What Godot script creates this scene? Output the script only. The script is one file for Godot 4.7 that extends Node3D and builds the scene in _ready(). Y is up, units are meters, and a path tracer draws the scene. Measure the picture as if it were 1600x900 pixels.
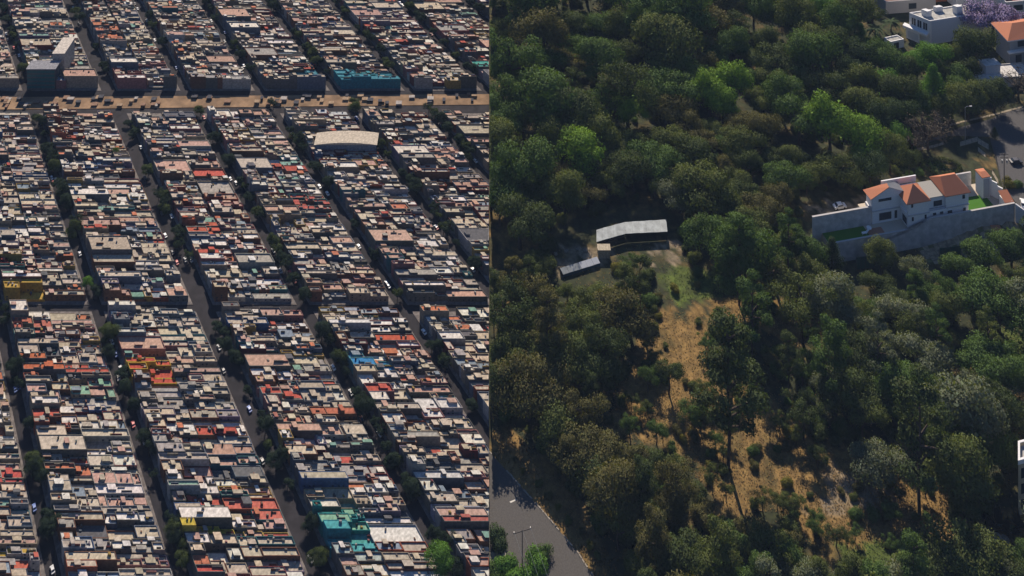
extends Node3D
# An aerial view: a dense grid city on one side of a straight boundary, a wooded hillside with villas on the other.
# World: y up, metres. The camera stands at (0, 300, 0) and looks along -z with a shifted (view camera) lens.

const CAM_H := 300.0
const FOCAL := 1500.0          # in pixels of the 1600 x 900 photograph
const HORIZON := -930.0
const AXIS_X := 764.5
const SLANT := 0.7097          # how far the city streets lean per metre of depth
const TAU_F := 6.2831853

var rng := RandomNumberGenerator.new()
var used := {}
var mats := {}
var protos := {}

# ------------------------------------------------------------------ small helpers
func lin(r: float, g: float, b: float) -> Color:
	return Color(r, g, b).linear_to_srgb()

func ground(px: float, py: float, h := 0.0) -> Vector3:
	# the point at height h that stands on this line of sight: used to lay out plan positions
	var k := (CAM_H - h) / (py - HORIZON)
	return Vector3((px - AXIS_X) * k, h, -FOCAL * k)

func px_of(p: Vector3) -> Vector2:
	return Vector2(AXIS_X + FOCAL * p.x / -p.z, HORIZON + FOCAL * (CAM_H - p.y) / -p.z)

func numbered(called: String) -> String:
	var n: int = used.get(called, 0)
	used[called] = n + 1
	return called if n == 0 else "%s_%03d" % [called, n]

func tag(o: Node, label := "", category := "", group := "", kind := "") -> Node:
	if label: o.set_meta("label", label)
	if category: o.set_meta("category", category)
	if group: o.set_meta("group", group)
	if kind: o.set_meta("kind", kind)
	return o

func base(called: String, at := Vector3.ZERO, turn := 0.0) -> Node3D:
	var o := Node3D.new()
	o.name = numbered(called)
	add_child(o)
	o.position = at
	o.rotation.y = turn
	return o

# A collector of triangles: points given counter-clockwise seen from outside
class MB:
	var v := PackedVector3Array()
	var n := PackedVector3Array()
	var c := PackedColorArray()
	var col := Color(1, 1, 1)
	func tri(a: Vector3, b: Vector3, d: Vector3) -> void:
		var nn := (b - a).cross(d - a).normalized()
		v.append(a); v.append(d); v.append(b)
		n.append(nn); n.append(nn); n.append(nn)
		c.append(col); c.append(col); c.append(col)
	func quad(a: Vector3, b: Vector3, d: Vector3, e: Vector3) -> void:
		tri(a, b, d)
		tri(a, d, e)
	func leaf(a: Vector3, b: Vector3, d: Vector3, e: Vector3, nn: Vector3) -> void:
		v.append(a); v.append(d); v.append(b)
		v.append(a); v.append(e); v.append(d)
		for i in 6:
			n.append(nn); c.append(col)
	func box(lo: Vector3, hi: Vector3) -> void:
		var p := [Vector3(lo.x, lo.y, lo.z), Vector3(hi.x, lo.y, lo.z), Vector3(hi.x, lo.y, hi.z), Vector3(lo.x, lo.y, hi.z),
			Vector3(lo.x, hi.y, lo.z), Vector3(hi.x, hi.y, lo.z), Vector3(hi.x, hi.y, hi.z), Vector3(lo.x, hi.y, hi.z)]
		quad(p[7], p[6], p[5], p[4])
		quad(p[0], p[1], p[2], p[3])
		quad(p[3], p[2], p[6], p[7])
		quad(p[1], p[0], p[4], p[5])
		quad(p[2], p[1], p[5], p[6])
		quad(p[0], p[3], p[7], p[4])
	# upright prism over a plan polygon (x, z)
	func prism(poly: PackedVector2Array, y0: float, y1: float, top := true, sides := true) -> void:
		var q := poly
		var area := 0.0
		for i in q.size():
			var a := q[i]
			var b := q[(i + 1) % q.size()]
			area += a.x * b.y - b.x * a.y
		if area > 0.0:
			q = q.duplicate()
			q.reverse()
		var m := q.size()
		for i in m:
			var a := q[i]
			var b := q[(i + 1) % m]
			if sides:
				quad(Vector3(a.x, y0, a.y), Vector3(b.x, y0, b.y), Vector3(b.x, y1, b.y), Vector3(a.x, y1, a.y))
			if top and i > 0 and i < m - 1:
				tri(Vector3(q[0].x, y1, q[0].y), Vector3(a.x, y1, a.y), Vector3(b.x, y1, b.y))
	# walls that end in a parapet round a sunken roof
	func ring(poly: PackedVector2Array, inner: PackedVector2Array, y0: float, yroof: float, ytop: float) -> void:
		var q := poly
		var w := inner
		var area := 0.0
		for i in q.size():
			var a := q[i]
			var b := q[(i + 1) % q.size()]
			area += a.x * b.y - b.x * a.y
		if area > 0.0:
			q = q.duplicate(); q.reverse()
			w = w.duplicate(); w.reverse()
		var m := q.size()
		for i in m:
			var a := q[i]
			var b := q[(i + 1) % m]
			var e := w[i]
			var f := w[(i + 1) % m]
			quad(Vector3(a.x, y0, a.y), Vector3(b.x, y0, b.y), Vector3(b.x, ytop, b.y), Vector3(a.x, ytop, a.y))
			quad(Vector3(a.x, ytop, a.y), Vector3(b.x, ytop, b.y), Vector3(f.x, ytop, f.y), Vector3(e.x, ytop, e.y))
			quad(Vector3(f.x, yroof, f.y), Vector3(e.x, yroof, e.y), Vector3(e.x, ytop, e.y), Vector3(f.x, ytop, f.y))
	# tapered tube along a polyline
	func tube(pts: Array, radii: Array, sides := 7) -> void:
		var rings := []
		for i in pts.size():
			var d: Vector3 = (pts[mini(i + 1, pts.size() - 1)] - pts[maxi(i - 1, 0)]).normalized()
			var s := d.cross(Vector3(0.31, 0.12, 0.94)).normalized()
			var t := s.cross(d)
			var r := []
			for k in sides:
				var an := TAU * k / sides
				r.append(pts[i] + (s * cos(an) + t * sin(an)) * radii[i])
			rings.append(r)
		for i in pts.size() - 1:
			for k in sides:
				var k2 := (k + 1) % sides
				quad(rings[i][k2], rings[i][k], rings[i + 1][k], rings[i + 1][k2])
		var last: Array = rings[-1]
		for k in range(1, sides - 1):
			tri(last[0], last[k + 1], last[k])
	func cyl(at: Vector3, r: float, h: float, sides := 10, rtop := -1.0) -> void:
		var r2 := r if rtop < 0.0 else rtop
		for k in sides:
			var a := TAU * k / sides
			var b := TAU * (k + 1) / sides
			var pa := Vector3(cos(a), 0, -sin(a))
			var pb := Vector3(cos(b), 0, -sin(b))
			quad(at + pa * r, at + pb * r, at + pb * r2 + Vector3(0, h, 0), at + pa * r2 + Vector3(0, h, 0))
			tri(at + Vector3(0, h, 0), at + pa * r2 + Vector3(0, h, 0), at + pb * r2 + Vector3(0, h, 0))
	func mesh() -> ArrayMesh:
		var a := []
		a.resize(Mesh.ARRAY_MAX)
		a[Mesh.ARRAY_VERTEX] = v
		a[Mesh.ARRAY_NORMAL] = n
		a[Mesh.ARRAY_COLOR] = c
		var m := ArrayMesh.new()
		m.add_surface_from_arrays(Mesh.PRIMITIVE_TRIANGLES, a)
		return m

func obj(called: String, m: MB, material: Material, parent: Node = self) -> MeshInstance3D:
	var o := MeshInstance3D.new()
	o.name = numbered(called) if parent == self else called
	o.mesh = m.mesh()
	o.material_override = material
	parent.add_child(o, true)
	return o

func clip_x(poly: PackedVector2Array, limit: float, keep_less: bool) -> PackedVector2Array:
	var out := PackedVector2Array()
	var m := poly.size()
	for i in m:
		var a := poly[i]
		var b := poly[(i + 1) % m]
		var ia := (a.x <= limit) == keep_less
		var ib := (b.x <= limit) == keep_less
		if ia: out.append(a)
		if ia != ib: out.append(a.lerp(b, (limit - a.x) / (b.x - a.x)))
	return out

func shrink(poly: PackedVector2Array, by: float) -> PackedVector2Array:
	# move every edge inwards by the same distance
	var area := 0.0
	var m := poly.size()
	for i in m:
		area += poly[i].x * poly[(i + 1) % m].y - poly[(i + 1) % m].x * poly[i].y
	var s := 1.0 if area > 0.0 else -1.0
	var out := PackedVector2Array()
	for i in m:
		var p := poly[(i + m - 1) % m]
		var q := poly[i]
		var r := poly[(i + 1) % m]
		var e1 := (q - p).normalized()
		var e2 := (r - q).normalized()
		var n1 := Vector2(-e1.y, e1.x) * s
		var n2 := Vector2(-e2.y, e2.x) * s
		var k := maxf(0.25, 1.0 + n1.dot(n2))
		out.append(q + (n1 + n2) * by / k)
	return out

func inside(p: Vector2, poly: PackedVector2Array) -> bool:
	return Geometry2D.is_point_in_polygon(p, poly)

# ------------------------------------------------------------------ materials
func noise_tex(freq: float, lo: float, hi: float, sd: int, size := 512, octaves := 4) -> NoiseTexture2D:
	var f := FastNoiseLite.new()
	f.seed = sd
	f.noise_type = FastNoiseLite.TYPE_SIMPLEX_SMOOTH
	f.frequency = freq
	f.fractal_octaves = octaves
	f.fractal_gain = 0.6
	var t := NoiseTexture2D.new()
	t.width = size
	t.height = size
	t.seamless = true
	t.noise = f
	var g := Gradient.new()
	g.set_color(0, Color(lo, lo, lo))
	g.set_color(1, Color(hi, hi, hi))
	t.color_ramp = g
	return t

var tex_stain: NoiseTexture2D
var tex_fine: NoiseTexture2D
var tex_patch: NoiseTexture2D
var tex_city: NoiseTexture2D

var homes := []      # [plan point, short words] of the near houses

func beside_home(at: Vector2) -> String:
	var best := 9.0
	var w := ""
	for h in homes:
		var d: float = at.distance_to(h[0])
		if d < best:
			best = d
			w = h[1]
	return w

func block_words(i: int) -> String:
	var k := i - 3
	var count := ["", "one block", "two blocks", "three blocks", "four blocks", "five blocks", "six blocks", "seven blocks"]
	return "wide avenue" if k == 0 else "%s %s" % [count[mini(absi(k), 7)], "woodward" if k > 0 else "outward"]

# what a thing in the city stands by
func city_place(i: int, z: float) -> String:
	var k := i - 3
	var count := ["", "one block", "two blocks", "three blocks", "four blocks", "five blocks", "six blocks", "seven blocks"]
	var a: String = "by the wide avenue" if k == 0 else "%s %s of the avenue" % [count[mini(absi(k), 7)], "woodward" if k > 0 else "outward"]
	return a

func mat(key: String, c: Color, rough := 0.85, tex: Texture2D = null, tile := 0.2, metal := 0.0, vertex := false) -> StandardMaterial3D:
	if mats.has(key): return mats[key]
	var m := StandardMaterial3D.new()
	m.resource_name = key
	m.albedo_color = c
	m.roughness = rough
	m.metallic = metal
	m.metallic_specular = 0.35
	if tex:
		m.albedo_texture = tex
		m.uv1_triplanar = true
		m.uv1_world_triplanar = true
		m.uv1_scale = Vector3.ONE * tile
	m.vertex_color_use_as_albedo = vertex
	mats[key] = m
	return m

func leaf_mat(key: String, r: float, g: float, b: float, glow := 0.8) -> StandardMaterial3D:
	if mats.has(key): return mats[key]
	var m := mat(key, lin(r, g, b), 0.75, null, 1.0, 0.0, true)
	m.metallic_specular = 0.25
	m.backlight_enabled = true
	m.backlight = Color(glow, glow, glow * 0.4)
	return m

func glass() -> StandardMaterial3D:
	return mat("window_glass", lin(0.03, 0.04, 0.05), 0.12)

# ------------------------------------------------------------------ the scene
func _ready() -> void:
	rng.seed = 77
	# camera: a lens shifted down and a little to the right
	var cam := Camera3D.new()
	cam.name = "camera"
	add_child(cam)
	cam.position = Vector3(0, CAM_H, 0)
	cam.set_frustum(900.0 / FOCAL, Vector2((800.0 - AXIS_X) / FOCAL, -(450.0 - HORIZON) / FOCAL), 1.0, 9000.0)
	cam.current = true
	# sky
	var sky_mat := ProceduralSkyMaterial.new()
	sky_mat.sky_top_color = Color(0.26, 0.38, 0.58)
	sky_mat.sky_horizon_color = Color(0.58, 0.64, 0.71)
	sky_mat.sky_curve = 0.12
	sky_mat.ground_bottom_color = Color(0.15, 0.14, 0.12)
	sky_mat.ground_horizon_color = Color(0.45, 0.52, 0.62)
	sky_mat.sky_energy_multiplier = 0.9
	sky_mat.ground_energy_multiplier = 0.9
	var sky := Sky.new()
	sky.sky_material = sky_mat
	var env := Environment.new()
	env.background_mode = Environment.BG_SKY
	env.sky = sky
	env.tonemap_mode = Environment.TONE_MAPPER_LINEAR
	env.tonemap_exposure = 1.5
	env.fog_enabled = true
	env.fog_density = 0.00006
	env.fog_light_color = Color(0.62, 0.72, 0.86)
	env.sdfgi_enabled = true
	env.ssao_enabled = true
	env.ssil_enabled = true
	var we := WorldEnvironment.new()
	we.name = "world_environment"
	we.environment = env
	add_child(we)
	# the sun: behind the scene and a little to its left
	var sun := DirectionalLight3D.new()
	sun.name = "sun"
	sun.light_energy = 1.5
	sun.light_color = Color(1.0, 0.94, 0.87)
	sun.light_angular_distance = 0.5
	sun.shadow_enabled = true
	add_child(sun)
	var az := deg_to_rad(3.0)
	var el := deg_to_rad(41.0)
	var from := Vector3(-sin(az) * cos(el), sin(el), -cos(az) * cos(el))
	sun.look_at_from_position(from * 100.0, Vector3.ZERO, Vector3.UP)

	tex_stain = noise_tex(0.005, 0.72, 1.0, 3, 512, 6)
	tex_fine = noise_tex(0.03, 0.78, 1.0, 5, 512, 5)
	tex_city = noise_tex(0.012, 0.7, 1.0, 21, 512, 5)
	tex_patch = noise_tex(0.006, 0.6, 1.0, 9, 512, 7)
	build_grounds()
	build_city()
	make_tree_kinds()
	build_city_trees()
	build_villa()
	build_upper_houses()
	build_shed_yard()
	build_lower_road()
	build_upper_road()
	build_small_things()
	build_forest()

# ------------------------------------------------------------------ ground, streets and pavements
const STREETS := [29.0, 62.9, 95.8, 131.6, 165.0, 197.6, 230.4, 263.0, 296.8, 330.0, 363.0]
const HALF_W := [2.9, 2.9, 2.9, 4.2, 3.0, 3.0, 3.0, 3.0, 3.0, 3.0, 3.0]

func pz(p: float, z: float) -> Vector2:
	return Vector2(p - SLANT * z, -z)

func sheet(called: String, poly: PackedVector2Array, y: float, m: Material, parent: Node = self) -> MeshInstance3D:
	var b := MB.new()
	b.prism(poly, y - 0.5, y, true, false)
	var o := obj(called, b, m, parent)
	if parent == self: o.set_meta("kind", "structure")
	return o

func build_grounds() -> void:
	var asphalt := mat("city_asphalt", lin(0.026, 0.023, 0.027), 0.9, tex_patch, 0.06)
	sheet("city_ground", PackedVector2Array([Vector2(-4000, -5000), Vector2(-0.02, -5000), Vector2(-0.02, 600), Vector2(-4000, 600)]), 0.0, asphalt)
	# the wood's floor: dry grass in the clearings, leaf litter and green elsewhere
	var far := mat("far_woodland_floor", lin(0.05, 0.05, 0.025), 0.95, tex_patch, 0.02)
	sheet("far_ground", PackedVector2Array([Vector2(-0.02, -5000), Vector2(4000, -5000), Vector2(4000, -530), Vector2(-0.02, -530)]), 0.0, far)
	sheet("side_ground", PackedVector2Array([Vector2(330, -530), Vector2(4000, -530), Vector2(4000, 600), Vector2(330, 600)]), 0.0, far)
	sheet("near_ground", PackedVector2Array([Vector2(-0.02, -215), Vector2(330, -215), Vector2(330, 600), Vector2(-0.02, 600)]), 0.0, far)
	var nz := FastNoiseLite.new()
	nz.seed = 4
	nz.frequency = 0.03
	nz.fractal_octaves = 4
	var nf := FastNoiseLite.new()
	nf.seed = 8
	nf.frequency = 0.16
	nf.fractal_octaves = 3
	var b := MB.new()
	var cols := 220
	var rows := 210
	var color_at := func(x: float, z: float) -> Color:
		var pp := px_of(Vector3(x, 0, z)) + Vector2(nf.get_noise_2d(x * 0.5, z * 0.5 + 300.0), nf.get_noise_2d(x * 0.5 + 300.0, z * 0.5)) * 34.0
		var dry := -0.05 + nz.get_noise_2d(x, z) * 0.6
		for c in DRY:
			if inside(pp, c): dry += 0.95
		dry = clampf(dry + nf.get_noise_2d(x, z) * 0.7, 0.0, 1.0)
		var c := Color(0.045, 0.052, 0.022).lerp(Color(0.285, 0.18, 0.06), dry)
		var green := 0.0
		for g in GREENS:
			if inside(pp, g): green = clampf(0.75 + nf.get_noise_2d(x + 90.0, z) * 0.9, 0.0, 1.0)
		c = c.lerp(Color(0.115, 0.16, 0.028), green)
		for s in SANDY:
			if inside(pp, s): c = c.lerp(Color(0.34, 0.27, 0.18), clampf(0.8 + nf.get_noise_2d(x, z + 50.0) * 0.8, 0.0, 1.0))
		return c
	var grid := []
	for j in rows + 1:
		var row := []
		for i in cols + 1:
			row.append(color_at.call(i * 1.5, -530.0 + j * 1.5))
		grid.append(row)
	for j in rows:
		for i in cols:
			var x0 := i * 1.5
			var z0 := -530.0 + j * 1.5
			var p := [Vector3(x0, 0, z0), Vector3(x0 + 1.5, 0, z0), Vector3(x0 + 1.5, 0, z0 + 1.5), Vector3(x0, 0, z0 + 1.5)]
			var cc := [grid[j][i], grid[j][i + 1], grid[j + 1][i + 1], grid[j + 1][i]]
			for t in [[0, 1, 2], [0, 2, 3]]:
				for k in t:
					b.v.append(p[k]); b.n.append(Vector3.UP); b.c.append(cc[k])
	var fl := obj("woodland_ground", b, mat("woodland_floor", Color.WHITE, 0.95, tex_patch, 0.11, 0.0, true))
	fl.set_meta("kind", "structure")

var DRY := [
	PackedVector2Array([Vector2(1000, 485), Vector2(1110, 490), Vector2(1115, 560), Vector2(1190, 600), Vector2(1235, 640), Vector2(1265, 700), Vector2(1270, 800), Vector2(1130, 800), Vector2(1060, 705), Vector2(945, 675), Vector2(960, 600), Vector2(1000, 555)]),
	PackedVector2Array([Vector2(1210, 745), Vector2(1270, 700), Vector2(1400, 690), Vector2(1480, 730), Vector2(1490, 835), Vector2(1380, 850), Vector2(1260, 850)]),
	PackedVector2Array([Vector2(1110, 470), Vector2(1290, 490), Vector2(1290, 530), Vector2(1120, 520)]),
	PackedVector2Array([Vector2(1560, 560), Vector2(1620, 560), Vector2(1620, 700), Vector2(1560, 700)]),
	PackedVector2Array([Vector2(1490, 820), Vector2(1620, 800), Vector2(1620, 930), Vector2(1490, 930)]),
	PackedVector2Array([Vector2(764, 355), Vector2(830, 350), Vector2(835, 380), Vector2(764, 400)]),
	PackedVector2Array([Vector2(764, 660), Vector2(810, 680), Vector2(895, 770), Vector2(950, 865), Vector2(985, 930), Vector2(900, 930), Vector2(764, 730)]),
	PackedVector2Array([Vector2(1520, 236), Vector2(1548, 228), Vector2(1556, 272), Vector2(1535, 262)]),
]
var GREENS := [
	PackedVector2Array([Vector2(1030, 418), Vector2(1150, 415), Vector2(1150, 470), Vector2(1040, 468)]),
	PackedVector2Array([Vector2(1460, 520), Vector2(1600, 525), Vector2(1600, 560), Vector2(1470, 560)]),
	PackedVector2Array([Vector2(1310, 850), Vector2(1440, 840), Vector2(1450, 920), Vector2(1320, 920)]),
]
var SANDY := [
	PackedVector2Array([Vector2(862, 392), Vector2(925, 382), Vector2(960, 380), Vector2(960, 420), Vector2(880, 418)]),
	PackedVector2Array([Vector2(1265, 318), Vector2(1365, 314), Vector2(1365, 332), Vector2(1262, 338)]),
	PackedVector2Array([Vector2(1440, 375), Vector2(1600, 340), Vector2(1600, 372), Vector2(1450, 400)]),
	PackedVector2Array([Vector2(1010, 385), Vector2(1060, 385), Vector2(1055, 405), Vector2(1015, 405)]),
	PackedVector2Array([Vector2(1290, 745), Vector2(1390, 740), Vector2(1400, 790), Vector2(1270, 800)]),
]

# ------------------------------------------------------------------ the city
const ROOFS := [
	[[0.452, 0.390, 0.311], "pale concrete", 30], [[0.531, 0.452, 0.350], "beige", 30], [[0.339, 0.316, 0.294], "grey concrete", 16],
	[[0.678, 0.644, 0.588], "whitewashed", 26], [[0.475, 0.305, 0.243], "dusty pink", 20], [[0.452, 0.096, 0.068], "red painted", 3],
	[[0.520, 0.181, 0.096], "terracotta orange", 3], [[0.124, 0.124, 0.136], "dark grey", 5], [[0.237, 0.294, 0.350], "blue grey", 3], [[0.192, 0.339, 0.271], "sea green", 2]]
const WALLS := [
	[[0.135, 0.129, 0.121], "bare block", 30], [[0.296, 0.248, 0.189], "cream", 16], [[0.370, 0.357, 0.336], "white", 12], [[0.175, 0.088, 0.057], "brick", 12],
	[[0.282, 0.135, 0.129], "pink", 6], [[0.324, 0.222, 0.067], "ochre", 3], [[0.046, 0.141, 0.155], "teal", 2], [[0.060, 0.107, 0.229], "blue", 2],
	[[0.129, 0.155, 0.195], "slate", 10], [[0.141, 0.037, 0.040], "maroon", 4], [[0.202, 0.167, 0.229], "lilac", 2], [[0.270, 0.081, 0.046], "orange", 3]]

# coloured roofs that stand out: centre and half size in plan pixels of the photograph, roof, wall
const ACCENTS := [
	[578, 568, 24, 9, [0.035, 0.20, 0.42], "bright blue", [0.10, 0.30, 0.35]], [655, 620, 22, 12, [0.34, 0.045, 0.045], "deep red", []],
	[500, 645, 40, 9, [0.46, 0.15, 0.09], "terracotta orange", []], [395, 792, 24, 10, [0.50, 0.14, 0.10], "terracotta orange", []],
	[325, 890, 26, 8, [0.50, 0.09, 0.07], "red painted", []], [183, 690, 12, 22, [0.50, 0.13, 0.06], "terracotta orange", []],
	[325, 829, 24, 12, [0.50, 0.38, 0.05], "yellow", [0.5, 0.38, 0.06]], [242, 576, 26, 14, [0.46, 0.08, 0.05], "red painted", [0.55, 0.36, 0.05]],
	[530, 812, 34, 24, [0.20, 0.38, 0.28], "sea green", [0.04, 0.26, 0.26]], [562, 842, 20, 16, [0.08, 0.36, 0.36], "turquoise", [0.03, 0.25, 0.28]],
	[150, 600, 22, 12, [0.22, 0.38, 0.27], "sea green", []], [58, 505, 40, 16, [0.47, 0.15, 0.10], "terracotta orange", []],
	[195, 538, 20, 12, [0.48, 0.15, 0.09], "terracotta orange", []], [62, 570, 20, 12, [0.48, 0.14, 0.06], "terracotta orange", []],
	[30, 452, 34, 9, [0.46, 0.30, 0.06], "ochre yellow", [0.44, 0.27, 0.05]], [205, 275, 10, 20, [0.42, 0.06, 0.05], "red painted", []],
	[312, 357, 22, 12, [0.46, 0.11, 0.06], "terracotta orange", []], [492, 312, 22, 11, [0.42, 0.10, 0.08], "red painted", []],
	[135, 740, 14, 10, [0.16, 0.30, 0.42], "pale blue", []], [40, 870, 32, 14, [0.48, 0.12, 0.08], "terracotta orange", []],
	[735, 820, 44, 8, [0.42, 0.12, 0.10], "red painted", []], [720, 888, 30, 12, [0.42, 0.09, 0.07], "red painted", []],
	[765, 795, 62, 12, [0.60, 0.52, 0.38], "cream", [0.25, 0.27, 0.38]], [540, 230, 52, 8, [0.55, 0.47, 0.36], "cream", []],
	[655, 95, 26, 10, [0.50, 0.46, 0.40], "pale concrete", []], [560, 480, 50, 6, [0.30, 0.33, 0.38], "blue grey", []],
	[160, 45, 24, 12, [0.46, 0.17, 0.10], "terracotta orange", []], [170, 62, 20, 10, [0.46, 0.17, 0.10], "terracotta orange", []],
	[750, 105, 20, 9, [0.06, 0.30, 0.26], "sea green", []], [720, 640, 22, 8, [0.48, 0.14, 0.08], "terracotta orange", []],
	[560, 865, 26, 9, [0.40, 0.46, 0.44], "whitewashed", []], [450, 205, 14, 8, [0.55, 0.52, 0.48], "whitewashed", []],
	[525, 183, 12, 10, [0.52, 0.55, 0.55], "whitewashed", []], [560, 120, 40, 8, [0.05, 0.24, 0.30], "teal", [0.03, 0.2, 0.25]],
	[470, 118, 30, 8, [0.06, 0.22, 0.28], "teal", [0.04, 0.20, 0.26]], [405, 128, 14, 9, [0.30, 0.04, 0.10], "deep red", [0.26, 0.03, 0.09]],
	[18, 690, 20, 12, [0.44, 0.10, 0.08], "red painted", []], [15, 742, 20, 9, [0.44, 0.08, 0.07], "red painted", []], [12, 850, 20, 9, [0.50, 0.34, 0.06], "yellow", []],
	[500, 480, 24, 6, [0.50, 0.40, 0.32], "beige", []], [600, 517, 18, 6, [0.44, 0.09, 0.05], "red painted", []], [440, 660, 24, 8, [0.44, 0.17, 0.12], "terracotta orange", []]]

func pick(list: Array) -> Array:
	var total := 0
	for e in list: total += e[2]
	var k := rng.randi_range(0, total - 1)
	for e in list:
		k -= e[2]
		if k < 0: return e
	return list[0]

func col_of(a: Array, jitter := 0.12) -> Color:
	var k := 1.0 + rng.randf_range(-jitter, jitter)
	return Color(a[0] * k * rng.randf_range(0.97, 1.05), a[1] * k, a[2] * k * rng.randf_range(0.9, 1.04))

func lot_poly(p0: float, p1: float, z0: float, z1: float) -> PackedVector2Array:
	var q := PackedVector2Array([pz(p0, z0), pz(p1, z0), pz(p1, z1), pz(p0, z1)])
	q = clip_x(q, -0.15, true)
	var out := PackedVector2Array()
	for i in q.size():
		if q[i].distance_to(q[(i + 1) % q.size()]) > 0.04: out.append(q[i])
	return out

func poly_area(q: PackedVector2Array) -> float:
	var a := 0.0
	for i in q.size():
		a += q[i].x * q[(i + 1) % q.size()].y - q[(i + 1) % q.size()].x * q[i].y
	return absf(a) * 0.5

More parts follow.
